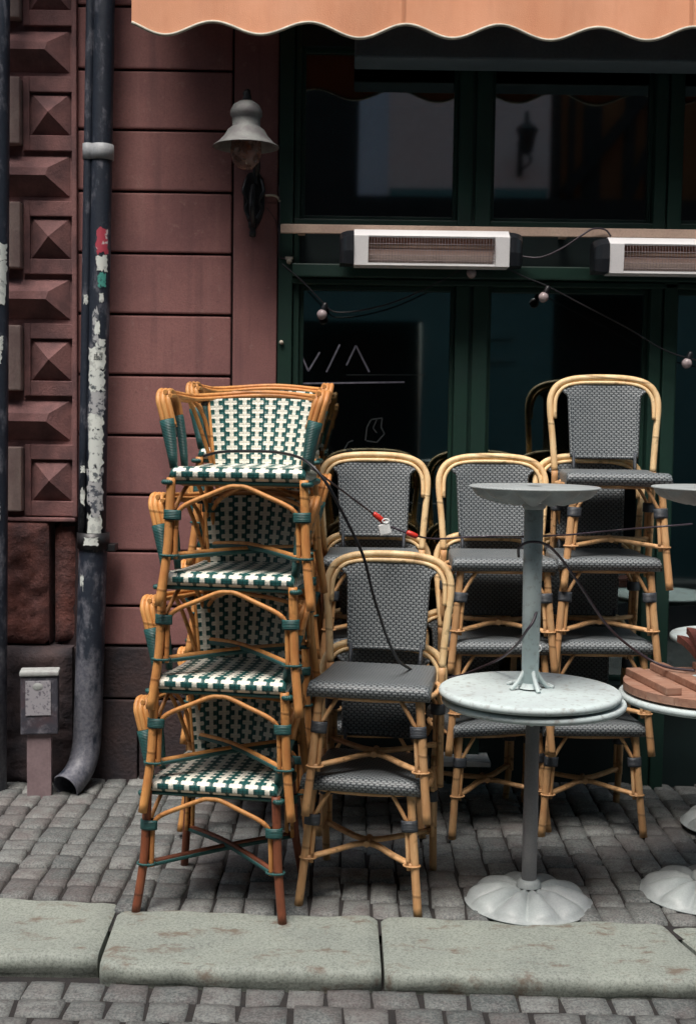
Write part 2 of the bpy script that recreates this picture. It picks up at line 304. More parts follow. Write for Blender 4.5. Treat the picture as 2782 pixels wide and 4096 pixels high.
# ---------------------------------------------------------------- mesh helpers
class MB:
    def __init__(s): s.v = []; s.f = []; s.sm = []; s.uv = []; s.tone = None; s.tones = []
    def add(s, vs, fs, smooth=False, uvs=None, Mx=None):
        o = len(s.v)
        for p in vs: s.v.append(tuple(Mx @ Vector(p)) if Mx else tuple(p))
        for i, q in enumerate(fs):
            s.f.append([o + k for k in q]); s.sm.append(smooth)
            s.uv.append([uvs[k] for k in q] if uvs else [(0, 0)] * len(q)); s.tones.append(s.tone if s.tone is not None else .5)
        return s
    def box(s, x0, x1, y0, y1, z0, z1, bev=0, Mx=None):
        if bev <= 0:
            vs = [(x, y, z) for z in (z0, z1) for y in (y0, y1) for x in (x0, x1)]
            return s.add(vs, [(0, 2, 3, 1), (4, 5, 7, 6), (0, 1, 5, 4), (2, 6, 7, 3), (0, 4, 6, 2), (1, 3, 7, 5)], False, None, Mx)
        bm = bmesh.new(); bmesh.ops.create_cube(bm, size=1)
        bmesh.ops.scale(bm, vec=(x1 - x0, y1 - y0, z1 - z0), verts=bm.verts)
        bmesh.ops.translate(bm, vec=((x0 + x1) / 2, (y0 + y1) / 2, (z0 + z1) / 2), verts=bm.verts)
        bmesh.ops.bevel(bm, geom=list(bm.edges), offset=bev, segments=2, affect='EDGES', profile=.6)
        bm.verts.index_update(); vs = [tuple(v.co) for v in bm.verts]; fs = [[v.index for v in f.verts] for f in bm.faces]; bm.free()
        return s.add(vs, fs, False, None, Mx)
    def tube(s, path, r, n=8, closed=False, caps=True, Mx=None, flat=1.0, up=None):
        P = [Vector(p) for p in path]; m = len(P); rr = r if isinstance(r, (list, tuple)) else [r] * m
        vs = []; uvs = []; prev = None; L = 0
        for i, p in enumerate(P):
            if closed: t = P[(i + 1) % m] - P[i - 1]
            else: t = P[min(i + 1, m - 1)] - P[max(i - 1, 0)]
            if t.length < 1e-9: t = Vector((0, 0, 1))
            t.normalize()
            if prev is None:
                a = Vector(up) if up else (Vector((0, 0, 1)) if abs(t.z) < .9 else Vector((0, 1, 0)))
                nx = (a - t * a.dot(t)).normalized()
            else:
                nx = prev - t * prev.dot(t)
                nx = nx.normalized() if nx.length > 1e-6 else prev
            prev = nx; ny = t.cross(nx)
            if i: L += (P[i] - P[i - 1]).length
            for k in range(n):
                a = 2 * PI * k / n
                vs.append(p + nx * (math.cos(a) * rr[i]) + ny * (math.sin(a) * rr[i] * flat)); uvs.append((a * rr[i], L))
        fs = []
        for i in range(m if closed else m - 1):
            j = (i + 1) % m
            for k in range(n): fs.append((i * n + k, i * n + (k + 1) % n, j * n + (k + 1) % n, j * n + k))
        s.add(vs, fs, True, uvs, Mx)
        if caps and not closed:
            o = len(s.v) - len(vs)
            for ring, rev in ((0, True), (m - 1, False)):
                q = [o + ring * n + k for k in range(n)]
                if rev: q.reverse()
                s.f.append(q); s.sm.append(False); s.uv.append([(0, 0)] * n); s.tones.append(.5)
        return s
    def lathe(s, prof, n=32, Mx=None, smooth=True):
        vs = []; uvs = []; m = len(prof); L = 0
        for i, (r, z) in enumerate(prof):
            if i: L += math.hypot(r - prof[i - 1][0], z - prof[i - 1][1])
            for k in range(n):
                a = 2 * PI * k / n; vs.append((r * math.cos(a), r * math.sin(a), z)); uvs.append((a * r, L))
        fs = [(i * n + k, i * n + (k + 1) % n, (i + 1) * n + (k + 1) % n, (i + 1) * n + k) for i in range(m - 1) for k in range(n)]
        return s.add(vs, fs, smooth, uvs, Mx)
    def grid(s, nu, nv, fn, smooth=True, uvf=None, flip=False, Mx=None):
        vs = []; uvs = []
        for j in range(nv + 1):
            for i in range(nu + 1):
                p = fn(i / nu, j / nv); vs.append(p); uvs.append(uvf(i / nu, j / nv) if uvf else (p[0], p[2]))
        fs = []
        for j in range(nv):
            for i in range(nu):
                q = [j * (nu + 1) + i, j * (nu + 1) + i + 1, (j + 1) * (nu + 1) + i + 1, (j + 1) * (nu + 1) + i]
                fs.append(q[::-1] if flip else q)
        return s.add(vs, fs, smooth, uvs, Mx)
    def prism(s, poly, y0, y1, Mx=None):      # polygon in x,z extruded along y (poly anticlockwise seen from -y)
        n = len(poly); vs = [(x, y0, z) for x, z in poly] + [(x, y1, z) for x, z in poly]
        fs = [tuple(range(n)), tuple(range(2 * n - 1, n - 1, -1))] + [(i, n + i, n + (i + 1) % n, (i + 1) % n) for i in range(n)]
        return s.add(vs, fs, False, None, Mx)
    def build(s, name, mat, parent=None, loc=None, tone=False):
        me = bpy.data.meshes.new(name); me.from_pydata(s.v, [], s.f)
        uvl = me.uv_layers.new(name='UVMap'); flat = [c for q in s.uv for p in q for c in p]
        uvl.data.foreach_set('uv', flat); me.polygons.foreach_set('use_smooth', s.sm)
        if tone:
            at = me.attributes.new('tone', 'FLOAT', 'FACE'); at.data.foreach_set('value', s.tones)
        me.materials.append(mat); me.update()
        o = bpy.data.objects.new(name, me); C.objects.link(o)
        if parent: o.parent = parent
        if loc: o.location = loc
        return o

def cr(pts, k=4, closed=False):
    P = [Vector(p) for p in pts]; n = len(P); out = []
    for i in range(n if closed else n - 1):
        g = lambda j: P[j % n] if closed else P[max(0, min(n - 1, j))]
        p0, p1, p2, p3 = g(i - 1), g(i), g(i + 1), g(i + 2)
        for q in range(k):
            t = q / k
            out.append(.5 * ((2 * p1) + (p2 - p0) * t + (2 * p0 - 5 * p1 + 4 * p2 - p3) * t * t + (3 * p1 - p0 - 3 * p2 + p3) * t ** 3))
    if not closed: out.append(P[-1])
    return out
def tag(o, label=None, cat=None, group=None, kind=None):
    if label: o['label'] = label
    if cat: o['category'] = cat
    if group: o['group'] = group
    if kind: o['kind'] = kind
    return o
def empty(name, loc=(0, 0, 0), rz=0, label=None, cat=None, group=None):
    o = bpy.data.objects.new(name, None); C.objects.link(o); o.location = loc; o.rotation_euler = (0, 0, rz)
    o.empty_display_size = .1
    return tag(o, label, cat, group)
def kids(o): return [c for c in bpy.data.objects if c.parent == o]
def copy_tree(o, parent=None):
    c = o.copy(); C.objects.link(c); c.parent = parent
    for ch in kids(o): copy_tree(ch, c)
    return c
# pixel of the full photograph view (1578 wide) to a point at depth Y in front of the camera: used only to read off real positions
_F, _CX, _CY = 2832., 789., 1161.
def at(x, y, Y):
    u = (x - _CX) / _F; v = -(y - _CY) / _F; r = R(.8); p = R(4.1)
    u2 = u * math.cos(r) - v * math.sin(r); v2 = u * math.sin(r) + v * math.cos(r)
    d = Vector((u2, math.cos(p) + v2 * math.sin(p), -math.sin(p) + v2 * math.cos(p)))
    return Vector((0, 0, 1.67)) + d * (Y / d.y)

FY = 5.65
# ================================================================ GROUND
def zside(y): return .022 * max(0, (y - 4.1)) / 1.5
g = MB(); g.box(-40, 40, -40, 60, -.5, -.105)
tag(g.build('street_ground', M['dirt']), kind='structure')
g = MB(); g.add([(-9, 4.0, -.014), (9, 4.0, -.014), (9, 5.75, .008), (-9, 5.75, .008)], [(0, 1, 2, 3)])
g.box(-9, 9, 4.0, 5.7, -.3, -.05)
tag(g.build('pavement_bed', M['dirt']), kind='structure')

def sett(mb, x0, x1, y0, y1, z, rnd, h=.03):
    cx, cy = (x0 + x1) / 2, (y0 + y1) / 2; wx, wy = (x1 - x0) / 2, (y1 - y0) / 2
    mb.tone = min(1, max(0, rnd.gauss(.45, .34)))
    tx, ty = rnd.uniform(-.018, .018), rnd.uniform(-.018, .018); zz = z + rnd.uniform(-.003, .003); dm = rnd.uniform(.001, .003)
    corner = [(rnd.uniform(-.007, .007), rnd.uniform(-.009, .009)) for _ in range(4)]
    cut = rnd.uniform(.80, .93)
    vs = []; n = 5
    ks = [-1, -.93, -.4, .4, .93, 1]
    for j, b in enumerate(ks):
        for i, a in enumerate(ks):
            fx, fy = (a + 1) / 2, (b + 1) / 2
            ox = corner[0][0] * (1 - fx) * (1 - fy) + corner[1][0] * fx * (1 - fy) + corner[2][0] * fx * fy + corner[3][0] * (1 - fx) * fy
            oy = corner[0][1] * (1 - fx) * (1 - fy) + corner[1][1] * fx * (1 - fy) + corner[2][1] * fx * fy + corner[3][1] * (1 - fx) * fy
            aa, bb = a, b
            if abs(a) == 1 and abs(b) == 1: aa *= .92; bb *= .93
            e = max(abs(a), abs(b))
            dz = dm * (1 - (a * a + b * b) / 2) + rnd.uniform(-.0012, .0012)
            if e == 1: dz = -h
            elif e > .8: dz -= .0022
            vs.append((cx + aa * wx + ox, cy + bb * wy + oy, zz + dz + tx * a * wx + ty * b * wy))
    m = len(ks)
    fs = [(j * m + i, j * m + i + 1, (j + 1) * m + i + 1, (j + 1) * m + i) for j in range(m - 1) for i in range(m - 1)]
    mb.add(vs, fs, True)
rnd = random.Random(3)
mb = MB(); x = -2.6
KY = lambda x: 4.118 - .027 * (x + .0)                 # back line of the kerb
while x < 2.7:
    wdt = rnd.uniform(.095, .118); y = KY(x) + .006 + rnd.uniform(-.0, .005) + (.085 if x < -.80 else 0)
    skew = 0
    while y < 5.66:
        ln = rnd.choice([.11, .125, .14, .16, .18]) * rnd.uniform(.93, 1.07)
        if y + ln > 5.72: ln = max(.05, 5.70 - y)
        sett(mb, x + .003, x + wdt - .003 + rnd.uniform(-.003, .002), y + .003, y + ln - .004, zside(y + ln / 2), rnd, .022)
        y += ln
    x += wdt
o = mb.build('pavement', M['sett'], tone=True); tag(o, kind='structure')
mb = MB(); y = 3.705; row = 0
while y > 1.6:
    dp = rnd.uniform(.095, .12)
    x = -2.6 + rnd.uniform(0, .1)
    while x < 2.7:
        wd = rnd.uniform(.115, .155); yy = y - .027 * x + (.075 if x < -.78 and row == -1 else 0)
        sett(mb, x + .004, x + wd - .005, yy - dp + .004, yy - .004, -.060, rnd, .022)
        x += wd
    y -= dp; row += 1
o = mb.build('street_cobbles', M['sett'], tone=True); tag(o, kind='structure')
mb = MB(); mb.box(-9, 9, -3, 3.78, -.12, -.070); tag(mb.build('road_bed', M['dirt']), kind='structure')

# kerb slabs (granite)
def kerb(x0b, x1b, x0f, x1f, yf, zt, hgt, rr=.022, round_l=.0, round_r=.0):
    mb = MB(); nu, nv = 60, 14; rk = random.Random(int((x0b + 9) * 100))
    prof = []  # (t across 0 back..1 front, dz)
    def fn(a, b):
        # b: 0 back edge .. profile .. 1 foot of the front face
        segs = [(0, -.03), (.004, -.008), (.012, -.002), (.04, 0), (.25, 0), (.5, 0), (.80, -.001), (.93, -.0035), (.965, -.007), (.987, -.014), (1.0, -.026), (1.004, -.045), (.985, -.062), (.985, -hgt), (.98, -hgt - .02)]
        k = segs[round(b * (len(segs) - 1))]
        xb = x0b + (x1b - x0b) * a; xf = x0f + (x1f - x0f) * a
        yb = KY(xb) + (.08 if x0b < -1 else 0); yff = yf(xf)
        # rounded plan corners at the slab ends
        ea = min(a, 1 - a) * (x1f - x0f); cut = 0
        if ea < .04: cut = .022 * (1 - ea / .04) ** 2
        t = k[0]; x = xb + (xf - xb) * t; yy = yb + (yff + cut - yb) * t - (cut * .5 * (1 - t))
        z = zt + k[1]
        if ea < .02: z -= .012 * (1 - ea / .02)
        z += .0035 * math.sin(x * 9 + t * 3) * (1 if b < .8 else 0) + (.002 * math.sin(x * 31 + 5 * t) if b < .9 else 0)
        wob = .005 * math.sin(x * 7.3) + .003 * math.sin(x * 23) + .002 * math.sin(x * 61)
        return (x, yy + wob * t, z)
    def fn2(a, b):
        e = .004 / (x1b - x0b)
        a2 = 0 if a < .5 / nu else (1 if a > 1 - .5 / nu else a)
        if .5 / nu <= a < 1.5 / nu: a2 = e * 3
        if 1 - 1.5 / nu < a <= 1 - .5 / nu: a2 = 1 - e * 3
        return fn(a2, b)
    mb.grid(nu, nv, fn2, flip=True)
    # end faces
    for a in (0, 1):
        ring = [fn(a, j / nv) for j in range(nv + 1)]; bot = [(p[0], p[1], -.2) for p in (ring[-1], ring[0])]
        q = list(range(nv + 3)); mb.add(ring + bot, [q if a == 1 else q[::-1]])
    return mb.build('kerb', M['kerb'])
yfr = lambda x: 3.690 - .022 * x
for i, a in enumerate([(-2.4, -.775, -2.4, -.765, lambda x: 3.772 - .02 * (x + .76), .004, .085), (-.762, .118, -.745, .122, yfr, .006, .085), (.130, 1.085, .132, 1.165, yfr, .004, .088), (1.103, 2.6, 1.185, 2.6, lambda x: yfr(x) + .02, .0, .088)]):
    tag(kerb(*a), kind='structure')

# ================================================================ LEFT WALL (plaster pier)
wall = empty('plaster_wall', (0, FY, 0), 0, 'mauve plastered wall pier with horizontal grooves and plain strip beside the green shopfront', 'wall')
W = lambda mb, name, m, p=wall: mb.build(name, m, p, loc=(0, 0, 0))
gz = [.637, .82, 1.072, 1.329, 1.599, 1.870, 2.142, 2.413, 2.685, 2.955, 3.216, 3.49, 3.76, 4.03, 4.3, 4.57]
mb = MB()
for a, b in zip(gz, gz[1:]): mb.box(-1.225, -.538, .0, .12, a + .006, b - .006, .007)
mb.build('grooved_render', M['plaster'], wall)
mb = MB(); mb.box(-1.3, -.33, .016, .3, .3, 4.6); mb.build('groove_backing', M['groove'], wall)
mb = MB(); mb.box(-.528, -.332, -.004, .12, .64, 4.6, .004); mb.build('pilaster_strip', M['plaster'], wall)
mb = MB()
for (a, b, c, d2, y0) in [(-1.25, -.80, .40, .63, -.02), (-.79, -.332, .40, .63, -.022), (-1.25, -.95, .0, .39, -.028), (-.94, -.332, .0, .39, -.03)]:
    mb.box(a, b, y0, .2, c - .0, d2, .006)
mb.build('plinth', M['plinth'], wall)

# ================================================================ STONE PORTAL at far left
por = empty('stone_portal', (0, FY, 0), 0, 'carved stone door surround with pyramid shaped diamond blocks left of the drainpipe', 'portal')
mb = MB(); mb.box(-2.6, -1.246, .014, .3, 1.225, 4.6); mb.box(-1.244, -1.222, -.030, .12, 1.225, 4.6, .006)
mb.build('moulded_frame', M['portal'], por)
def pyramid(mb, x0, x1, z0, z1, base_y, tip_y, flat=0):
    cx, cz = (x0 + x1) / 2, (z0 + z1) / 2
    vs = [(x0, base_y, z0), (x1, base_y, z0), (x1, base_y, z1), (x0, base_y, z1), (cx, tip_y, cz)]
    mb.add(vs, [(0, 1, 4), (1, 2, 4), (2, 3, 4), (3, 0, 4)])
def P2(x, y): q = at(x, y, FY); return q.x, q.z
for k in range(-1, 6):
    zc = 1.290 + .1 + k * .543
    # recessed square field framed by stone, pyramid inside
    m1 = MB(); x0, x1 = -1.432, -1.252; z0, z1 = zc - .09, zc + .09
    if z0 < 1.22: continue
    m1.box(-1.464, x0 - .004, -.006, .06, z0 - .072, z1 + .072, .004); m1.box(x0 - .004, -1.245, -.006, .06, z1 + .004, z1 + .072, .004); m1.box(x0 - .004, -1.245, -.006, .06, z0 - .072, z0 - .004, .004)
    m1.build('block_frame', M['portal'], por)
    m2 = MB(); pyramid(m2, x0, x1 - .006, z0, z1, .012, -.046); m2.build('pyramid_block', M['portal'], por)
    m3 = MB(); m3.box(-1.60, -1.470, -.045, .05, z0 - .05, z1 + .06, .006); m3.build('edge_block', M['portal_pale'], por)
for k in range(-1, 6):
    zc = 1.29 + .1 + .2715 + k * .543
    if zc < 1.3 or zc > 4.4: continue
    m2 = MB(); x0, x1 = -1.75, -1.262; z0, z1 = zc - .088, zc + .088
    vs = [(x0, .012, z0), (x1, .012, z0), (x1, .012, z1), (x0, .012, z1), (x0, -.040, zc + .03), (x1 - .085, -.040, zc + .03)]
    vs += [(x0, -.050, zc - .005), (x1 - .095, -.050, zc - .005)]
    m2.add(vs, [(0, 1, 7, 6), (1, 2, 5, 7), (2, 3, 4, 5), (4, 6, 7, 5), (3, 0, 6, 4)]); m2.build('long_block', M['portal'], por)
mb = MB(); mb.box(-2.6, -1.23, -.035, .1, 1.205, 1.222, .005); mb.build('moulding', M['portal'], por)
# rough base stones
def rough_box(mb, x0, x1, y0, y1, z0, z1, amp, seed):
    rr = random.Random(seed); nx, nz = max(3, int((x1 - x0) / .022)), max(3, int((z1 - z0) / .022))
    hh = [[rr.uniform(-1, 1) for _ in range(nx + 1)] for _ in range(nz + 1)]
    def fn(a, b):
        i, j = round(a * nx), round(b * nz); e = min(i, nx - i, j, nz - j)
        if e == 0: return (x0 + (x1 - x0) * a, y0 + .03, z0 + (z1 - z0) * b)
        s_ = .5 * hh[j][i] + .25 * (hh[j - 1][i] + hh[j][i - 1])
        big = math.sin(a * 7 + seed) * math.sin(b * 6 + seed * 2)
        return (x0 + (x1 - x0) * a, y0 + (.008 if e == 1 else 0) + amp * s_ + amp * big, z0 + (z1 - z0) * b)
    mb.grid(nx, nz, fn, smooth=True)
    mb.box(x0, x1, y0 + .03, y1, z0, z1)
mb = MB(); rough_box(mb, -1.75, -1.352, -.05, .3, .645, 1.205, .016, 3); rough_box(mb, -1.335, -1.232, -.005, .3, .645, 1.19, .009, 5); mb.build('rough_base_stone', M['redstone'], por)
mb = MB(); rough_box(mb, -1.75, -1.24, -.085, .3, .0, .635, .012, 9); mb.build('base_stone', M['plinth'], por)
# upper storey wall above (outside the picture, gives the street its shade)
up = empty('upper_wall', (0, FY, 0), 0, 'plain plastered wall above the shop and portal with an added shading cornice', 'wall')
mb = MB(); mb.box(-30, 30, .02, .6, 4.6, 9.5); mb.box(-8, 8, -.55, .3, 4.45, 4.62, .03); mb.box(2.75, 30, .0, .5, 0, 4.6); mb.box(-30, -2.6, .0, .5, 0, 4.6); mb.build('render', M['plaster'], up)  # the overhanging box is an unseen cornice, added to shade the wall top
mb = MB(); mb.box(-.33, 2.75, .03, .4, 3.62, 4.46); mb.build('lintel', M['plaster'], up)

# ================================================================ SHOPFRONT
shop = empty('shopfront', (0, FY, 0), 0, 'dark green painted wooden shopfront with tall dark windows under the orange awning', 'shopfront')
mb = MB(); mb.box(-.325, -.262, -.03, .1, .0, 3.62, .005); mb.box(-.258, -.232, -.008, .09, .0, 3.62, .005); mb.build('side_jamb', M['green'], shop)
mb = MB(); mb.box(.468, .530, -.022, .09, .0, 3.62, .005); mb.box(.545, .614, -.022, .09, .0, 3.62, .005); mb.box(.53, .545, .0, .08, 0, 3.62); mb.build('mullion', M['green'], shop)
mb = MB(); mb.box(1.338, 1.39, -.022, .09, .0, 3.62, .005); mb.box(1.398, 1.457, -.03, .09, .0, 3.62, .005); mb.box(1.388, 1.4, .0, .08, 0, 3.62); mb.build('mullion', M['green'], shop)
mb = MB(); mb.box(2.6, 2.75, -.03, .1, .0, 3.62, .005); mb.build('side_jamb', M['green'], shop)
mb = MB(); mb.box(-.262, 2.6, -.062, .095, 2.313, 2.372, .006); mb.box(-.262, 2.6, -.03, .095, 2.285, 2.309, .004); mb.build('transom', M['green'], shop)
mb = MB(); mb.box(-.2575, 2.6, .005, .094, 2.375, 2.54); mb.build('transom_panel', M['green2'], shop)
mb = MB(); mb.box(-.26, 2.6, -.012, .094, 2.545, 2.575, .004); mb.build('window_rail', M['green'], shop)
mb = MB(); mb.box(-.262, 2.6, -.05, .12, .46, .50, .006); mb.box(-.26, 2.6, .02, .1, .0, .458); mb.build('stall_riser', M['green2'], shop)
mb = MB(); mb.box(-.26, 2.6, .0, .093, 3.33, 3.6); mb.build('head_panel', M['green2'], shop)
for (x0, x1) in ((-.231, .467), (.615, 1.337), (1.458, 2.599)):
    for (z0, z1) in ((.502, 2.284), (2.576, 3.329)):
        wn = MB(); wn.box(x0, x0 + .018, .03, .07, z0, z1, .003); wn.box(x1 - .018, x1, .03, .07, z0, z1, .003); wn.box(x0 + .018, x1 - .018, .03, .07, z1 - .02, z1, .003); wn.box(x0 + .018, x1 - .018, .03, .07, z0, z0 + .02, .003)
        wo_ = wn.build('window', M['green'], shop)
        pn = MB(); pn.box(x0 + .016, x1 - .016, .048, .054, z0 + .018, z1 - .018); pn.build('pane', M['glass'], wo_)
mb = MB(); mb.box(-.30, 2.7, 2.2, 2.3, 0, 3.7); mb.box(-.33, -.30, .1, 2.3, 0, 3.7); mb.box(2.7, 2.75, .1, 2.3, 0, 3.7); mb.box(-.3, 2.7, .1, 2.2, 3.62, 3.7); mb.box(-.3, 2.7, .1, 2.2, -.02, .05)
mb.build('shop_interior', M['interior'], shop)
# writing on the glass
def stroke(mb, pts, wd, Y=FY - .004):
    for a, b in zip(pts, pts[1:]):
        p = at(*a, FY + .045); q = at(*b, FY + .045); dd = (q - p); dd.y = 0; L = dd.length; dd.normalize(); nx = Vector((-dd.z, 0, dd.x)) * wd / 2
        y = .046
        vs = [(p + nx), (q + nx), (q - nx), (p - nx)]
        mb.add([(v.x, y, v.z) for v in vs] + [(v.x, y - .002, v.z) for v in vs], [(4, 5, 6, 7), (3, 2, 1, 0), (0, 1, 5, 4), (1, 2, 6, 5), (2, 3, 7, 6), (3, 0, 4, 7)])
def D5(x, y): return (595.6 + x * .4313, 567.2 + y * .4313)
mb = MB(); stroke(mb, [D5(195, 530), D5(240, 635), D5(300, 535)], .008); stroke(mb, [D5(405, 495), D5(335, 640)], .008); stroke(mb, [D5(440, 605), D5(490, 500), D5(560, 640)], .008); stroke(mb, [D5(196, 700), D5(745, 693)], .0075)
mb.build('window_lettering', M['chalk'], shop)
mb = MB(); stroke(mb, [D5(440, 655), D5(855, 655)], .003)
stroke(mb, [D5(540, 1000), D5(548, 930), D5(570, 890), D5(628, 882), D5(622, 930), D5(640, 965), D5(600, 1010), D5(545, 1002)], .006)
stroke(mb, [D5(600, 890), D5(580, 935), D5(600, 960)], .005); stroke(mb, [D5(430, 1045), D5(450, 1010), D5(475, 1000)], .006); stroke(mb, [D5(440, 1053), D5(470, 1050)], .008)
mb.build('window_scribble', M['chalk_dim'], shop)

# beige rail carrying the heaters
rl = MB(); rl.box(-.312, 2.6, -.115, -.095, 2.495, 2.534, .003)
for xx in (-.24, .92, 1.8): rl.box(xx, xx + .03, -.096, .0, 2.50, 2.53)
ro = rl.build('heater_rail', M['rail'], None, (0, FY, 0)); tag(ro, 'long flat beige metal rail running across the green shopfront behind the heaters', 'rail')
# heaters
def heater(loc, wd):
    r_ = empty('patio_heater', loc)
    X = lambda x: (x,)
    # section of the case (y towards street negative): sloped bright top, face leaning slightly
    h2 = wd / 2 - .062
    sec = [(-.10, -.005), (-.085, -.0), (-.105, .118), (-.03, .165), (.0, .160), (.0, -.005)]
    def ext(mb, sec, x0, x1):
        n = len(sec); vs = [(x0, y, z) for y, z in sec] + [(x1, y, z) for y, z in sec]
        fs = [tuple(range(n)), tuple(range(2 * n - 1, n - 1, -1))] + [(i, n + i, n + (i + 1) % n, (i + 1) % n) for i in range(n)]
        mb.add(vs, fs)
    b = MB(); fx = h2 - .062
    S = [(-.110, .0), (-.118, .124), (-.060, .158), (.0, .158), (.0, .0)]
    ext(b, S, -h2, -fx); ext(b, S, fx, h2)
    ext(b, [(-.118, .1245), (-.060, .158), (.0, .158), (.0, .150), (-.06, .150), (-.115, .118)], -fx, fx)
    ext(b, [(-.117, .0), (-.116, .010), (-.0, .010), (.0, .0)], -fx, fx)
    b.build('case', M['alu'], r_)
    b = MB(); b.box(-fx, fx, -.012, -.004, .01, .140); b.add([(-fx, -.02, .138), (fx, -.02, .138), (fx, -.05, .075), (-fx, -.05, .075), (fx, -.02, .012), (-fx, -.02, .012)], [(0, 3, 2, 1), (3, 5, 4, 2)])
    b.build('reflector', M['reflector'], r_)
    b = MB(); b.tube([(-fx, -.066, .088), (fx, -.066, .088)], .007, 8); b.build('heating_tube', M['tubeglass'], r_)
    b = MB(); n = int(2 * fx / .0125)
    for i in range(n + 1):
        x = -fx + 2 * fx * i / n; b.tube([(x, -.112, .008), (x, -.119, .035), (x, -.121, .09), (x, -.114, .118)], .0011, 4, caps=False)
    for z in (.02, .042, .064, .09): b.tube([(-fx, -.1205, z), (fx, -.1205, z)], .0012, 4)
    b.build('grille', M['wire'], r_)
    for s in (-1, 1):
        b = MB(); prof = []
        for i in range(7):
            t = i / 6; xx = s * (h2 + .062 * math.sin(t * PI / 2)); k = math.cos(t * PI / 2) * .45 + .55 if t < 1 else .5
            prof.append([(xx, -.113 * k, .004 + .03 * (1 - k)), (xx, -.122 * k, .06), (xx, -.118 * k, .124 * (.6 + .4 * k)), (xx, -.07 * k, .152 * (.75 + .25 * k)), (xx, -.0, .152 * (.75 + .25 * k)), (xx, -.0, .004)])
        vs = [p for ring in prof for p in ring]; n6 = 6
        fs = [(i * n6 + k, i * n6 + (k + 1) % n6, (i + 1) * n6 + (k + 1) % n6, (i + 1) * n6 + k) for i in range(6) for k in range(n6)]
        if s > 0: fs = [f[::-1] for f in fs]
        fs.append(tuple(36 + k for k in range(6))); b.add(vs, fs); b.build('end_cap', M['endcap'], r_)
    b = MB(); b.box(-.1, -.06, -.0, .06, .12, .15); b.box(.06, .1, -.0, .06, .12, .15); b.build('bracket', M['black'], r_)
    return r_
g = G('copper_reflector'); v = g.obj(); s_ = g.sep(v); a = g.noise(g.scale(v, (3, 8, 40)), 2, 3)
g.col(g.mix(g.ramp(g.f('ADD', s_[2], g.f('MULTIPLY', a, .02)), .06, .105), (.42, .33, .29), (.30, .13, .09))); g.rough(.35); g.p.inputs['Metallic'].default_value = .5; M['reflector'] = g.m
M['wire'] = basic('grille_wire', (.30, .24, .24), None, .5, 20, 90)
M['tubeglass'] = basic('heater_tube', (.45, .30, .22), (.3, .18, .12), .25, 20, 60)
h = heater((.343, FY - .125, 2.346), .79); tag(h, 'silver patio heater with black end caps, in full view at the middle of the rail', 'heater', 'patio heaters on the rail')
h = heater((1.437, FY - .125, 2.326), .79); tag(h, 'silver patio heater at the right end of the rail, cut by the picture edge', 'heater', 'patio heaters on the rail')
# power lead of the heaters
cb = MB(); cb.tube(cr([at(1180, 580, FY - .1), at(1225, 583, FY - .12), at(1275, 562, FY - .14), at(1320, 532, FY - .15), at(1345, 518, FY - .14), at(1372, 520, FY - .13), at(1385, 535, FY - .12)], 6), .0042, 6)
tag(cb.build('heater_cable', M['cable2']), 'thin dark power cable looping between the two patio heaters', 'cable')

# awning
aw = empty('awning', (0, 0, 0), 0, 'orange canvas shop awning with wavy lower edge and pale piping', 'awning')
AY = 5.20
def scal(x):
    ph = (x + .770) / .3905
    return 3.262 - .0275 * math.cos(2 * PI * ph) - .001 * x
ax0, ax1 = -.905, 3.0
NX = 240
def vfn(a, b):
    x = ax0 + (ax1 - ax0) * a; z0 = scal(x); z = z0 + (3.52 - z0) * b
    return (x, AY + (.012 * math.sin(x * 8.05 + .8) + .005 * math.sin(x * 21.3) + .004 * math.sin(x * 3.1 + 1)) * (1 - b * .6), z)
mb = MB(); mb.grid(NX, 6, vfn); mb.grid(NX, 6, lambda a, b: (lambda p: (p[0], p[1] + .0025, p[2]))(vfn(a, b)), flip=True)
mb.grid(NX, 3, lambda a, b: (ax0 + (ax1 - ax0) * a, AY + .43 * b, 3.52 + .36 * b - .02 * math.sin(PI * b))); 
mb.grid(NX, 3, lambda a, b: (ax0 + (ax1 - ax0) * a, AY + .003 + .43 * b, 3.515 + .36 * b - .02 * math.sin(PI * b)), flip=True)
mb.build('canvas', M['canvas'], aw)
mb = MB(); mb.tube([(lambda p: (p[0], p[1] - .001, p[2]))(vfn(i / NX, 0)) for i in range(NX + 1)], .0068, 6); mb.build('piping', M['piping'], aw)
mb = MB(); mb.box(.0, 3.0, AY + .22, AY + .40, 3.215, 3.50, .01); mb.build('cassette', M['cassette'], aw)
mb = MB()
for xx in (-.80, 2.9): mb.box(xx, xx + .04, AY + .02, AY + .44, 3.50, 3.53)
mb.tube([(-.9, AY + .015, 3.515), (3.0, AY + .015, 3.515)], .015, 10); mb.build('front_bar', M['black'], aw)

# wall lamp
lp = empty('wall_lamp', (0, 0, 0), 0, 'grey zinc bell shaped wall lamp with clear globe on a black bracket', 'wall lamp')
LY = 5.36; lc = at(558, 320, LY)
LM = Matrix.Translation((lc.x, LY, lc.z))
mb = MB(); mb.lathe([(.003, .168), (.03, .166), (.055, .150), (.066, .128), (.068, .108), (.060, .098), (.0585, .062), (.066, .056), (.078, .046), (.092, .022), (.118, -.006), (.138, -.020), (.1395, -.023), (.137, -.0235), (.117, -.010), (.090, .016), (.074, .042), (.05, .05), (.002, .05)], 48, LM)
mb.build('lamp_shade', M['zinc'], lp)
mb = MB(); mb.lathe([(.002, -.118), (.03, -.112), (.052, -.092), (.064, -.062), (.066, -.03), (.062, .0), (.056, .03)], 32, LM); mb.build('globe', M['globe'], lp)
mb = MB(); mb.lathe([(.002, -.07), (.018, -.065), (.026, -.045), (.024, -.02), (.014, .01), (.014, .05)], 20, LM); mb.build('bulb', M['amber'], lp)
mb = MB()
bx = lc.x + .035; top = lc.z + .168
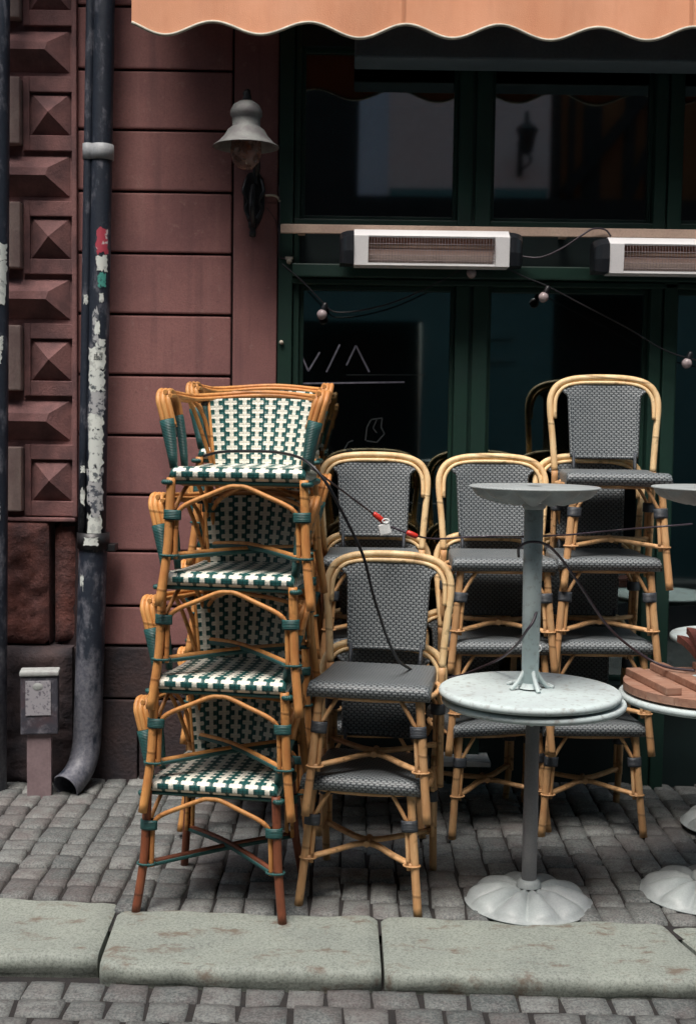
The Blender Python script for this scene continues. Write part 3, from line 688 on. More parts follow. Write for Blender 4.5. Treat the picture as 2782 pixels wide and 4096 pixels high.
mb.tube(cr([(lc.x, LY, top - .005), (lc.x, LY, top + .025), (lc.x + .002, LY + .012, top + .045), (lc.x + .006, LY + .05, top + .045), (lc.x + .008, LY + .12, top + .0), (lc.x + .006, LY + .2, top - .08), (lc.x + .012, FY - .05, top - .2), (lc.x + .03, FY - .035, top - .30)], 5), [.0085] * 36, 8)
mb.lathe([(.004, .0), (.014, .002), (.018, .012), (.012, .024), (.016, .032), (.01, .044), (.003, .048)], 12, Matrix.Translation((lc.x, LY, top - .002)))
z1 = at(575, 392, FY).z; z0 = at(572, 528, FY).z; xb = at(577, 450, FY).x
poly = []
for i in range(24):
    a = 2 * PI * i / 24; sx = .046; hz = (z1 - z0 - .02) / 2
    px = sx * math.copysign(abs(math.cos(a)) ** .55, math.cos(a)); pz = hz * math.copysign(abs(math.sin(a)) ** .8, math.sin(a))
    if pz < -hz * .4: px *= 1 - .5 * ((-pz / hz - .4) / .6)
    poly.append((xb + px, (z0 + z1) / 2 + .01 + pz))
mb.prism(poly, FY - .03, FY + .0)
for s in (-1, 1):
    mb.tube(cr([(xb + s * .032, FY - .035, z1 - .03), (xb + s * .045, FY - .06, z1 - .09), (xb + s * .022, FY - .055, z1 - .13), (xb + s * .035, FY - .05, z1 - .17), (xb + s * .012, FY - .06, z0 + .05)], 5), .008, 8)
mb.tube(cr([(xb, FY - .03, z0 + .03), (xb, FY - .07, z0 + .05), (xb - .004, FY - .10, z0 + .1), (xb - .004, FY - .07, z0 + .16), (xb, FY - .04, z0 + .2)], 5), .013, 10)
mb.lathe([(.003, -.02), (.014, -.018), (.016, .0), (.011, .012), (.019, .022), (.02, .045), (.003, .05)], 12, Matrix.Translation((xb - .006, FY - .02, z0 + .0)))
mb.tube(cr([(xb + .01, FY - .03, z1 - .02), (xb + .02, FY - .09, z1 + .03), (xb - .0, FY - .15, z1 + .06), (lc.x + .05, FY - .19, z1 + .14)], 5), .011, 8)
mb.build('bracket', M['black'], lp)
mb = MB(); mb.tube(cr([at(602, 443, FY - .02), at(618, 442, FY - .03), at(630, 447, FY - .02), at(634, 456, FY - .035)], 4), .005, 6); mb.build('lamp_cable', M['cream'], lp)
mb = MB(); mb.tube(cr([at(632, 420, FY - .033), at(634, 470, FY - .035), at(632, 560, FY - .035), at(634, 582, FY - .035), at(650, 586, FY - .035)], 5), .0028, 6)
mb.tube(cr([at(605, 470, FY - .006), at(625, 500, FY - .006), at(632, 530, FY - .035)], 4), .0016, 5)
mb.build('lamp_wire', M['cable2'], lp)
# fasteners on the jamb
for nm, px, py, s_, lab in (('cable_clip', 656, 592, .013, 'small cream cable clip on the green frame beneath the rail end'), ('wall_plug', 638, 776, .010, 'small round cream plug on the green frame above the armchairs')):
    p = at(px, py, FY - .035); mb = MB()
    mb.lathe([(.001, s_ * 1.4), (s_ * .6, s_ * 1.35), (s_ * .95, s_ * .9), (s_, s_ * .3), (s_ * .9, 0)], 14, Matrix.Translation(p) @ Matrix.Rotation(R(90), 4, 'X'))
    if nm == 'cable_clip': mb.box(p.x - .018, p.x + .016, p.y - .008, p.y + .005, p.z + .008, p.z + .020, .002)
    tag(mb.build(nm, M['cream']), lab, 'clip' if nm == 'cable_clip' else 'plug')

# festoon lights
fl = empty('string_light', (0, 0, 0), 0, 'dark festoon cable with small round clear bulbs strung across the shop windows', 'string lights')
SY = FY - .09
mb = MB(); mb.tube(cr([at(640, 598, SY), at(684, 636, SY), at(715, 668, SY), at(737, 690, SY), at(760, 707, SY), at(820, 703, SY), at(900, 682, SY), at(985, 644, SY), at(1060, 604, SY), at(1130, 602, SY), at(1190, 628, SY), at(1240, 648, SY), at(1330, 695, SY), at(1420, 742, SY), at(1500, 790, SY), at(1562, 812, SY), at(1680, 840, SY)], 5), .0034, 6); mb.build('cable', M['cable'], fl)
for (px, py, tx, ty) in ((730, 713, 738, 688), (1069, 619, 1067, 603), (1232, 674, 1244, 648), (1557, 824, 1562, 810)):
    b = at(px, py, SY); t_ = at(tx, ty, SY); ax = (t_ - b).normalized()
    rot = ax.to_track_quat('Z', 'Y').to_matrix().to_4x4()
    mb = MB(); mb.lathe([(.001, -.023), (.011, -.020), (.020, -.010), (.0235, .002), (.019, .014), (.012, .021), (.010, .024)], 18, Matrix.Translation(b) @ rot); bo = mb.build('bulb', M['frost'], fl)
    mb = MB(); mb.lathe([(.013, .018), (.013, .045), (.009, .055), (.002, .057)], 12, Matrix.Translation(b) @ rot); mb.build('socket', M['cable'], fl)

# ================================================================ DRAINPIPE etc
def sticker_patch(parent, cx, cy, r, ang, z, wd, ht, m, jag=.12, seed=0, name='sticker'):
    rr = random.Random(seed + int(z * 1000)); mb = MB(); nu, nv = 8, 8
    da = wd / r
    def fn(a, b):
        jx = rr.uniform(-jag, jag) * wd * .3 if a in (0, 1) else 0; jz = rr.uniform(-jag, jag) * ht * .3 if b in (0, 1) else 0
        th = R(ang) + (a - .5) * da + jx / r
        return (cx(z) + r * math.sin(th), cy - r * math.cos(th), z + (b - .5) * ht + jz)
    pts = {}
    mb.grid(nu, nv, lambda a, b: fn(a, b), smooth=True)
    return mb.build(name, m, parent)
dp = empty('drainpipe', (0, 0, 0), 0, 'dark drainpipe plastered with torn stickers running down the wall to a bent outlet', 'drainpipe')
PYc = 5.54; pcx = lambda z: -1.142 + (z - .563) * .0170
mb = MB(); mb.tube([(pcx(z) + .009, PYc, z) for z in (1.1, 1.6, 2.2, 2.8, 3.4, 4.5)], .046, 20); mb.build('upper_pipe', M['pipe'], dp)
mb = MB(); mb.tube([(pcx(z) - .048, PYc - .012, z) for z in (1.1, 1.6, 2.2, 2.8, 3.4, 4.5)], .0195, 12); mb.build('side_duct', M['pipe'], dp)
mb = MB(); pth = [(pcx(1.13), PYc, 1.13), (pcx(.8) - .004, PYc, .8), (pcx(.5) - .008, PYc, .5), (pcx(.25) - .012, PYc, .28), (pcx(.2) - .016, PYc - .01, .19), (-1.178, PYc - .045, .118), (-1.20, PYc - .095, .075), (-1.225, PYc - .145, .05)]
mb.tube(cr(pth, 5), .063, 22, caps=False)
inner = cr(pth, 5)[-12:]; mb.tube(inner[::-1], .058, 22, caps=False)
pe = Vector(pth[-1]); dirv = (pe - Vector(pth[-2])).normalized(); rm = dirv.to_track_quat('Z', 'Y').to_matrix().to_4x4()
mb.lathe([(.058, -.002), (.060, .004), (.064, .004), (.066, -.002), (.063, -.008)], 22, Matrix.Translation(pe) @ rm); mb.build('lower_pipe', M['pipe'], dp)
mb = MB(); mb.lathe([(.064, -.035), (.072, -.035), (.072, .035), (.064, .035), (.05, .036)], 24, Matrix.Translation((pcx(1.13), PYc, 1.13))); mb.box(pcx(1.13) + .05, pcx(1.13) + .10, PYc - .02, PYc + .06, 1.085, 1.115, .003); mb.build('pipe_clamp', M['black'], dp)
mb = MB(); mb.lathe([(.046, -.034), (.0525, -.032), (.0535, .0), (.0525, .032), (.046, .034)], 24, Matrix.Translation((pcx(2.83) + .009, PYc, 2.83))); mb.lathe([(.0195, -.034), (.0245, -.032), (.0245, .034), (.0195, .036)], 14, Matrix.Translation((pcx(2.83) - .048, PYc - .012, 2.83))); mb.build('pipe_collar', M['collar'], dp)
upx = lambda z: pcx(z) + .009
def zs(y): return at(220, y, PYc - .05).z
for i, (y0, y1, ang, wd, m) in enumerate([(517, 573, 22, .052, 'st_red'), (578, 612, 22, .050, 'st_clean'), (617, 650, 24, .034, 'st_teal'), (664, 684, 22, .018, 'st_clean'), (700, 780, -8, .028, 'st_grey'), (728, 758, 2, .022, 'st_clean'), (768, 790, 20, .045, 'st_white'), (788, 838, 0, .080, 'st_clean'), (838, 885, 4, .074, 'st_white'), (885, 940, 6, .074, 'st_grey'), (938, 975, 0, .070, 'st_clean'), (975, 1060, 2, .074, 'st_white'), (1060, 1150, 2, .074, 'st_grey'), (1062, 1092, -4, .05, 'st_white'), (1140, 1172, 8, .04, 'st_grey'), (1168, 1215, 4, .066, 'st_clean')]):
    sticker_patch(dp, upx, PYc, .0470 + .0004 * (i % 3), ang, (zs(y0) + zs(y1)) / 2, wd, zs(y0) - zs(y1), M[m], .35, i)
dux = lambda z: pcx(z) - .048
for i, (y0, y1) in enumerate([(668, 688), (1058, 1072), (1110, 1145)]):
    sticker_patch(dp, dux, PYc - .012, .0203, 10, (zs(y0) + zs(y1)) / 2, .02, zs(y0) - zs(y1), M['st_clean'], .5, 40 + i)
sticker_patch(dp, pcx, PYc, .0728, 2, 1.13, .062, .036, M['st_clean'], .3, 60)
sticker_patch(dp, pcx, PYc, .0640, -38, at(175, 1325, PYc).z, .024, .085, M['st_white'], .5, 61)
# small print on two of the stickers
mb = MB()
z_ = zs(808)
for k in range(5):
    for q in range(5):
        if random.random() < .8:
            th = R(-10 + q * 9 + k); rr_ = .0482; mb.box(upx(z_) + rr_ * math.sin(th) - .003, upx(z_) + rr_ * math.sin(th) + .003, PYc - rr_ * math.cos(th) - .0006, PYc - rr_ * math.cos(th), z_ - .012 + k * .007 - .0016, z_ - .012 + k * .007 + .0012)
mb.build('sticker_print', M['cable'], dp)

lpipe = empty('downpipe', (0, 0, 0), 0, 'second dark downpipe at the extreme left edge with white and torn stickers', 'drainpipe')
lx = lambda z: -1.534 + .010 * (z - 2); LPY = 5.45
mb = MB(); mb.tube([(lx(z), LPY, z) for z in (.0, .8, 1.6, 2.4, 3.2, 4.5)], .052, 20); mb.build('pipe', M['pipe'], lpipe)
def zl(y): return at(12, y, LPY - .05).z
for i, (y0, y1, ang, wd, m) in enumerate([(550, 590, 20, .085, 'st_clean'), (590, 640, 14, .10, 'st_white'), (625, 692, 10, .09, 'st_clean'), (762, 792, 25, .04, 'st_clean'), (795, 825, 12, .05, 'st_white'), (1140, 1180, 20, .03, 'st_grey')]):
    sticker_patch(lpipe, lx, LPY, .0530 + .0005 * (i % 3), ang, (zl(y0) + zl(y1)) / 2, wd, zl(y0) - zl(y1), M[m], .3, 80 + i)

# service box on post
sb = empty('service_box', (0, 0, 0), 0, 'worn grey electrical service box with pale lid on a short post by the wall', 'electrical box')
SBY = 5.40; p0 = at(50, 1660, SBY); p1 = at(132, 1530, SBY); ang = Matrix.Rotation(R(-3), 4, 'Z')
cxb = (p0.x + p1.x) / 2; hw = (p1.x - p0.x) / 2; zt, zb = p1.z, p0.z
T = Matrix.Translation((cxb, SBY, 0)) @ Matrix.Rotation(R(9), 4, 'Z')
mb = MB(); mb.box(-hw, hw, -.045, .045, zb, zt, .006, T); mb.build('housing', M['boxpaint'], sb)
mb = MB(); mb.box(-hw - .004, hw + .004, -.052, .05, zt, zt + .022, .007, T); mb.build('lid', M['boxlid'], sb)
mb = MB(); mb.box(-hw + .022, hw - .03, -.0485, -.044, zb + .085, zt - .02, .001, T); mb.build('label_plate', M['boxlabel'], sb)
mb = MB(); mb.lathe([(.001, .001), (.014, .001), (.016, .0)], 18, T @ Matrix.Translation((-.006, -.0490, zt - .045)) @ Matrix.Rotation(R(90), 4, 'X') @ Matrix.Scale(1.4, 4, (1, 0, 0))); mb.build('oval_badge', M['boxlid'], sb)
mb = MB(); mb.box(-hw + .025, hw - .03, -.03, .03, .0, zb, .004, T); mb.build('post', M['postpaint'], sb)

# ================================================================ CHAIRS
def seat_mesh(wf, wb, d0, d1, z, th, uoff=0.):
    mb = MB()
    prof = [(d0 + .022, -th - .002), (d0 + .006, -th + .006), (d0 - .004, -th * .62), (d0 - .005, -th * .35), (d0 + .002, -.010), (d0 + .014, -.003), (d0 + .035, 0)]
    nmid = 7
    for i in range(1, nmid): prof.append((d0 + .035 + (d1 - d0 - .06) * i / nmid, -.006 * math.sin(PI * i / nmid)))
    prof += [(d1 - .025, 0), (d1 - .01, -.006), (d1, -th * .5), (d1 - .006, -th)]
    arc = [0]
    for a, b in zip(prof, prof[1:]): arc.append(arc[-1] + math.hypot(a[0] - b[0], a[1] - b[1]))
    ts = [-1.0, -1.0, -.985, -.95, -.85, -.6, -.3, 0, .3, .6, .85, .95, .985, 1.0, 1.0]
    nu = len(ts) - 1; nv = len(prof) - 1
    def fn(a, b):
        i, j = round(a * nu), round(b * nv); y, dz = prof[j]; hw = (wf + (wb - wf) * (y - d0) / (d1 - d0)) / 2; t = ts[i]
        if i in (0, nu): return (t * hw, y, z - th + .003)
        k = {1: -.016, nu - 1: -.016, 2: -.005, nu - 2: -.005, 3: -.001, nu - 3: -.001}.get(i, 0)
        if dz < -.02: k = 0
        return (t * hw, y, max(z + dz + k, z - th))
    def uf(a, b):
        i, j = round(a * nu), round(b * nv); p = fn(a, b); ex = {0: -.03, nu: .03}.get(i, 0)
        return (p[0] + ex + uoff, arc[j])
    mb.grid(nu, nv, fn, uvf=uf)
    mb.add([(-wf / 2, d0 + .02, z - th + .002), (wf / 2, d0 + .02, z - th + .002), (wb / 2, d1 - .006, z - th + .002), (-wb / 2, d1 - .006, z - th + .002)], [(3, 2, 1, 0)])
    return mb
def bandmesh(mb, c, ax, a, b, h):
    # wrapped binding round two rods: oval tube
    ax = Vector(ax).normalized(); side = Vector((1, 0, 0)); side = (side - ax * side.dot(ax)).normalized(); fr = ax.cross(side)
    n = 16; prof = [(0, .80), (.02, 1), (.25, 1.0), (.5, 1.0), (.75, 1.0), (.98, 1), (1, .8)]; vs = []; uvs = []
    for t, k in prof:
        for i in range(n):
            th = 2 * PI * i / n; vs.append(Vector(c) + ax * (t - .5) * h + side * (a * k * math.cos(th)) + fr * (b * k * math.sin(th))); uvs.append((th * .02, t * h))
    m = len(prof); fs = [(i * n + k, i * n + (k + 1) % n, (i + 1) * n + (k + 1) % n, (i + 1) * n + k) for i in range(m - 1) for k in range(n)]
    mb.add(vs, fs, True, uvs)
def ring(mb, c, a, b, r, tilt=0):
    mb.tube([(c[0] + a * math.cos(t), c[1] + b * math.sin(t), c[2] + tilt * math.cos(t)) for t in [2 * PI * i / 14 for i in range(14)]], r, 6, closed=True)
def lerp(a, b, t): return tuple(a[i] + (b[i] - a[i]) * t for i in range(3))

def grey_chair():
    root = empty('bistro_chair')
    ZS = .46
    so_ = seat_mesh(.415, .375, -.208, .195, ZS + .002, .056).build('seat', M['grey_weave'], root)
    mb = MB(); mb.tube(cr([(-.17, -.15, .407), (.17, -.15, .407), (.175, .17, .403), (-.175, .17, .403)], 6, True), .010, 8, closed=True)
    mb.tube([(-.185, 0, .402), (.185, 0, .402)], .009, 8); mb.build('seat_frame', M['straw_low'], root)
    # back hoop
    side = [(.207, .196, .45), (.214, .210, .55), (.223, .226, .65), (.229, .238, .715), (.226, .248, .765), (.205, .257, .808), (.165, .264, .834), (.10, .269, .848), (0, .271, .852)]
    hoop = cr(side + [(-x, y, z) for x, y, z in side[-2::-1]], 4)
    mb = MB(); mb.tube(hoop, .0138, 10)
    inn = [(.209, .219, .675), (.2085, .231, .730), (.203, .240, .764), (.186, .247, .793), (.155, .254, .815), (.095, .260, .827), (0, .262, .830)]
    mb.tube(cr(inn + [(-x, y, z) for x, y, z in inn[-2::-1]], 4), .0085, 8)
    mb.build('back_hoop', M['straw'], root)
    # panel
    def hwf(z): return .136 + .012 * (z - .51) / .3 + .030 * max(0, (z - .775) / .05) ** 2
    def zt(x): return .826 - .020 * abs(x / .15) ** 3
    nu, nv = 16, 22
    def pf(off):
        def fn(a, b):
            t = 2 * a - 1; z = .512 + b * (.826 - .512); hw = min(hwf(z), .172); x = t * hw; z = .512 + b * (zt(x) - .512)
            y = .196 + (z - .45) * .178 + .016 * (1 - t * t) - .012 + off
            return (x, y, z)
        return fn
    mb = MB(); mb.grid(nu, nv, pf(-.006), uvf=lambda a, b: (pf(0)(a, b)[0] + .5, pf(0)(a, b)[2])); mb.grid(nu, nv, pf(.006), uvf=lambda a, b: (pf(0)(a, b)[0] + .5, pf(0)(a, b)[2]), flip=True)
    for a in (0, 1):
        mb.tube([pf(0)(a, j / nv) for j in range(nv + 1)], .0085, 8)
    mb.tube([pf(0)(i / nu, 0) for i in range(nu + 1)], .0085, 8)
    mb.build('backrest', M['grey_weave'], root)
    for s in (-1, 1):
        mb = MB(); mb.tube([(s * .128, .178, .44), (s * .129, .187, .48), (s * .130, .198, .53)], .0105, 8, flat=.7)
        mb.build('back_upright', M['wrap_grey'], root)
    for s in (-1, 1):
        T = (s * .170, -.172, .425); F = (s * .208, -.21, 0); K = (s * .1915, -.190, .17)
        mb = MB(); mb.tube(cr([T, (s * .180, -.180, .30), K, F], 4), [.0150, .0150, .0145, .0148, .0150, .0148, .0145, .0150, .0148, .0145, .0150, .0152, .0150][:13], 10)
        lg = mb.build('leg', M['straw_low'], root)
        mb = MB(); off = -s * .021
        mb.tube(cr([(K[0] + off, K[1] + .002, .15), (s * .180 + off, -.180, .30), (s * .180 + off * 1.2, -.180, .325), (s * .105, -.180, .412)], 4), .0075, 8)
        mb.tube(cr([(s * .180, -.162, .30), (s * .178, -.15, .335), (s * .172, -.09, .412)], 4), .0070, 8)
        mb.build('brace', M['straw_low'], lg)
        mb = MB(); bandmesh(mb, (s * .180 + off * .5, -.1800, .302), (s * .07, -.05, -1), .0285, .0178, .040); mb.build('binding', M['wrap_grey'], lg)
        mb = MB(); ring(mb, (K[0] + off * .5, K[1], .168), .0285, .0185, .0034); mb.build('ring_wrap', M['straw_low'], lg)
        # rear leg
        T2 = (s * .207, .196, .452); K2 = (s * .204, .205, .17); F2 = (s * .203, .238, 0)
        mb = MB(); mb.tube(cr([T2, (s * .205, .197, .30), K2, F2], 4), .0142, 10); lg = mb.build('leg', M['straw_low'], root)
        mb = MB(); mb.tube(cr([(s * .184, .202, .15), (s * .184, .197, .30), (s * .178, .192, .335), (s * .125, .185, .415)], 4), .0072, 8)
        mb.tube(cr([(s * .205, .178, .15), (s * .205, .176, .30), (s * .203, .165, .335), (s * .192, .10, .415)], 4), .0072, 8); mb.build('brace', M['straw_low'], lg)
        mb = MB(); bandmesh(mb, (s * .195, .190, .302), (0, .03, -1), .0275, .025, .040); mb.build('binding', M['wrap_grey'], lg)
    mb = MB(); E_ = .009
    for dy, dz in ((-.008, 0), (.008, .001)):
        mb.tube(cr([(-.185, -.188 + dy, .168), (-.11, -.125 + dy, .174), (-.03, -.045 + dy, .180), (.03, -.045 + dy, .180), (.11, -.125 + dy, .174), (.185, -.188 + dy, .168)], 5), E_ - dz, 8)
        mb.tube(cr([(-.192, .200 + dy, .168), (-.11, .10 + dy, .174), (-.03, .0 + dy, .186), (.03, .0 + dy, .186), (.11, .10 + dy, .174), (.192, .200 + dy, .168)], 5), E_ - dz, 8)
    mb.tube([(0, -.055, .182), (0, .01, .188)], .012, 8)
    mb.build('stretcher', M['straw_low'], root)
    return root

def arm_chair():
    root = empty('bistro_armchair')
    RT = M['honey']
    seat_mesh(.455, .40, -.205, .20, .462, .050, uoff=.0555 * 8 - .0).build('seat', M['cross_seat'], root)
    mb = MB(); mb.tube(cr([(-.215, -.19, .410), (-.215, -.19, .410), (.215, -.19, .410), (.215, -.19, .410), (.19, .18, .408), (-.19, .18, .408)], 6, True), .0085, 8, closed=True)
    mb.build('seat_edge', M['wrap_green'], root)
    mb = MB()
    for i in range(9):
        y = -.15 + i * .04; mb.tube([(-.20, y, .404), (.20, y, .404)], .008, 6)
    mb.build('seat_frame', RT, root)
    # top rails: U shape in plan, two rods
    def rail(dx, dz, dy, r):
        h_ = [(.262 + dx, -.150, .690 + dz), (.268 + dx, -.06, .692 + dz), (.262 + dx, .04, .688 + dz), (.238 + dx, .13 + dy, .684 + dz), (.17 + dx * .6, .205 + dy, .690 + dz), (.085, .238 + dy, .698 + dz), (0, .250 + dy, .702 + dz)]
        return cr(h_ + [(-x, y, z) for x, y, z in h_[-2::-1]], 4), r
    mb = MB()
    for a in ((0, 0, 0, .0095), (-.004, .017, -.004, .008), (-.020, .005, -.012, .0075)):
        p, r = rail(*a); mb.tube(p, r, 8)
    mb.build('top_rail', RT, root)
    # woven panel, curved like the rail
    nu, nv = 22, 16
    def pf(off):
        def fn(a, b):
            t = 2 * a - 1; z = .455 + b * (.690 - .455); hw = .158 + .032 * b; x = t * hw
            y = .185 + .055 * b - (.055 + .02 * b) * t * t + off
            return (x, y, z + .008 * (1 - t * t) * b)
        return fn
    L = lambda a, b: ((2 * a - 1) * .1825 + .0455 * 8, b * .255)
    mb = MB(); mb.grid(nu, nv, pf(-.006), uvf=L); mb.grid(nu, nv, pf(.006), uvf=L, flip=True)
    for a in (0, 1): mb.grid(1, nv, (lambda aa: lambda u, b: (pf(-.006 + .012 * u)(aa, b)))(a), uvf=lambda u, b: (.01, b * .255), flip=(a == 0))
    mb.build('backrest', M['cross_back'], root)
    for s in (-1, 1):
        mb = MB(); q = pf(0)(0 if s < 0 else 1, 1.0); mb.tube([(q[0] + s * .004, q[1] + .004, q[2] - .012), (q[0] + s * .022, q[1] - .008, q[2] - .010)], .013, 8)
        mb.build('corner_binding', M['cable'], root)
    for s in (-1, 1):
        mb = MB()
        for dx in (0, .022):
            mb.tube(cr([(s * (.248 - dx * .3), .10 + dx, .695), (s * (.225 - dx), .14 + dx, .62), (s * (.180 - dx * .5), .175, .46), (s * .172, .178, .40)], 4), .0075, 8)
        mb.tube([pf(0)(0 if s < 0 else 1, b)for b in (0, .25, .5, .75, 1)], .006, 6)
        mb.build('back_stay', RT, root)
    for s in (-1, 1):
        # arm: loops of cane over front post and a second inner post
        mb = MB()
        for (ox, oy) in ((.0, .0), (.017, .004), (-.016, .006)):
            mb.tube(cr([(s * (.240 + ox), -.160 + oy, .590), (s * (.255 + ox), -.158 + oy, .645), (s * (.266 + ox), -.150 + oy, .685), (s * (.268 + ox * .9), -.118 + oy * .3, .711), (s * (.264 + ox * .8), -.075, .704), (s * (.250 + ox * .6), -.045, .665), (s * (.236 + ox * .6), -.045, .58)], 4), .0098, 8)
        ar = mb.build('arm', RT, root)
        mb = MB(); mb.tube([(s * .222, -.170, .455), (s * .228, -.167, .50), (s * .236, -.163, .545), (s * .244, -.160, .59), (s * .250, -.158, .615)], [.0135, .0175, .0215, .0250, .0262], 12, flat=.9, up=(1, 0, 0))
        mb.tube([(s * .215, -.06, .455), (s * .220, -.055, .50), (s * .228, -.05, .56), (s * .238, -.047, .61), (s * .243, -.047, .63)], [.012, .014, .016, .018, .0185], 10, flat=.8, up=(1, 0, 0))
        mb.build('arm_wrap', M['wrap_green'], ar)
    for s in (-1, 1):
        T = (s * .222, -.200, .425); K = (s * .234, -.208, .17); F = (s * .255, -.228, 0); Kt = (s * .227, -.202, .30)
        mb = MB(); mb.tube(cr([T, Kt, K, F], 4), .0150, 10); lg = mb.build('leg', RT, root)
        mb = MB(); bandmesh(mb, (s * .217, -.2025, .302), (s * .03, -.03, -1), .030, .0185, .034); mb.build('binding', M['wrap_green'], lg)
        mb = MB(); ring(mb, (s * .224, -.2075, .168), .031, .020, .0042); mb.build('ring_wrap', M['wrap_green'], lg)
        mb = MB(); mb.tube(cr([(s * .223, -.178, .16), (s * .222, -.175, .29), (s * .216, -.14, .34), (s * .205, -.07, .39), (s * .200, -.02, .402)], 4), .0075, 8); mb.build('brace', RT, lg)
        T2 = (s * .19, .185, .425); K2 = (s * .205, .20, .17); F2 = (s * .225, .235, 0)
        mb = MB(); mb.tube(cr([T2, (s * .197, .19, .30), K2, F2], 4), .0145, 10); lg = mb.build('leg', RT, root)
        mb = MB(); bandmesh(mb, (s * .188, .186, .302), (s * .03, .03, -1), .029, .023, .034); mb.build('binding', M['wrap_green'], lg)
        mb = MB(); mb.tube(cr([(s * .200, .175, .16), (s * .195, .17, .29), (s * .198, .13, .34), (s * .200, .06, .39), (s * .200, .02, .402)], 4), .0075, 8); mb.build('brace', RT, lg)
    # arched rods under the seat, front and back
    for y, k, zt_ in ((-.200, 1.0, .400), (.180, .86, .398)):
        a_ = [(-.208 * k, y, .155), (-.205 * k, y, .25), (-.200 * k, y, .305), (-.172 * k, y, .336), (-.095 * k, y + .002, .370), (-.030, y + .004, zt_ - .003), (0, y + .004, zt_), (.030, y + .004, zt_ - .003), (.095 * k, y + .002, .370), (.172 * k, y, .336), (.200 * k, y, .305), (.205 * k, y, .25), (.208 * k, y, .155)]
        mb = MB(); mb.tube(cr(a_, 4), .0082, 8); mb.build('arch_rod', RT, root)
    mb = MB()
    for s in (-1, 1): mb.tube(cr([(0, -.15, .398), (s * .06, -.05, .372), (s * .13, .09, .335), (s * .175, .175, .295)], 4), .0072, 8)
    mb.build('inner_stay', RT, root)
    mb = MB(); mb.tube(cr([(-.222, -.200, .168), (0, .0, .176), (.195, .195, .168)], 5), .0088, 8); mb.tube(cr([(.222, -.200, .168), (0, .0, .190), (-.195, .195, .168)], 5), .0088, 8)
    mb.build('stretcher', RT, root)
    mb = MB(); mb.tube(cr([(-.222, -.205, .1595), (0, -.006, .1675), (.195, .190, .1595)], 5), .0085, 8); mb.tube(cr([(.222, -.205, .1595), (0, -.006, .181), (-.195, .190, .1595)], 5), .0085, 8)
    mb.build('stretcher_binding', M['wrap_green'], root)
    return root

gproto = grey_chair(); aproto = arm_chair(); used = {}
def place(proto, loc, rz, label, group, cat, tilt=(0, 0)):
    o = proto if proto.name not in used else copy_tree(proto)
    used[proto.name] = 1
    o.location = loc; o.rotation_euler = (R(tilt[0]), R(tilt[1]), R(rz)); tag(o, label, cat, group); return o
srnd = random.Random(11)
def stack(proto, n, x, y, rz, pitch, dx, dy, z0, labels, group, cat, jit, tiltx=0):
    out = []
    for k in range(n):
        jx, jy, jr = jit[k] if k < len(jit) else (0, 0, 0)
        if k: jx += srnd.uniform(-.004, .004); jr += srnd.uniform(-1.3, 1.3)
        out.append(place(proto, (x + dx * k + jx, y + dy * k + jy, z0 + pitch * k), rz + jr, labels[k], group, cat, (tiltx if k else 0, 0)))
    return out
fa = stack(aproto, 4, -.412, 4.308, -9.5, .352, .023, -.008, 0, [
    'red brown armchair with green and white seat, lowest of the front left stack', 'orange rattan armchair second from the bottom of the front left stack',
    'orange rattan armchair third from the bottom of the front left stack', 'green and white woven armchair on top of the front left stack'], 'green and white armchairs in the front stack', 'armchair', [(0, 0, 0), (.0, .0, .5), (.002, .003, -.5), (.006, 0, 1.5)])
ra = stack(aproto, 4, -.375, 5.075, -5, .356, .012, -.004, .035, [
    'armchair at the bottom of the hidden stack behind the front armchairs', 'second lowest armchair of the stack half hidden behind the front armchairs',
    'second highest armchair of the stack half hidden behind the front armchairs', 'top armchair of the rear stack, its back rail showing above the front one'], 'green and white armchairs in the rear stack', 'armchair', [(0, 0, 0)] * 4)
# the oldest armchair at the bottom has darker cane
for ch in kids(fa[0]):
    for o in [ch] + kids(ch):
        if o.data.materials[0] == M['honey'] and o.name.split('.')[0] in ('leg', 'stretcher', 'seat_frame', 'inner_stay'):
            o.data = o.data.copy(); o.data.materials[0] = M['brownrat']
stack(gproto, 2, .092, 4.372, -11, .335, .018, -.045, 0, ['grey woven chair underneath, lower of the two stacked in front of the middle', 'grey woven chair with full seat in view, upper of the front middle pair'], 'grey bistro chairs', 'chair', [(0, 0, 0), (.004, 0, 0)])
stack(gproto, 3, .112, 5.115, -1, .335, .0, -.012, .012, ['lowest grey chair of the stack behind the front pair of grey chairs', 'middle grey chair of the stack behind the front pair of grey chairs', 'top grey chair of the stack behind the front pair, back hoop beside the armchairs'], 'grey bistro chairs', 'chair', [(0, 0, 0), (.0, 0, 1), (-.006, 0, 0)])
stack(gproto, 3, .610, 5.125, 1, .335, .006, -.010, .012, ['lowest grey chair of the stack right behind the tall grey table pole', 'middle grey chair of the stack right behind the tall grey table pole', 'top grey chair of the stack behind the raised table foot'], 'grey bistro chairs', 'chair', [(-.03, .02, 14), (.0, 0, 0), (.0, 0, 1)])
stack(gproto, 4, 1.000, 5.150, 1.5, .338, .014, -.014, .012, ['lowest grey chair of the tallest stack on the right', 'second lowest grey chair of the tallest stack on the right', 'third grey chair from the ground in the tallest stack on the right', 'highest grey chair, topmost of the four stacked on the right'], 'grey bistro chairs', 'chair', [(0, 0, 0), (.008, 0, 0), (.01, 0, 0), (.038, .01, -4)])

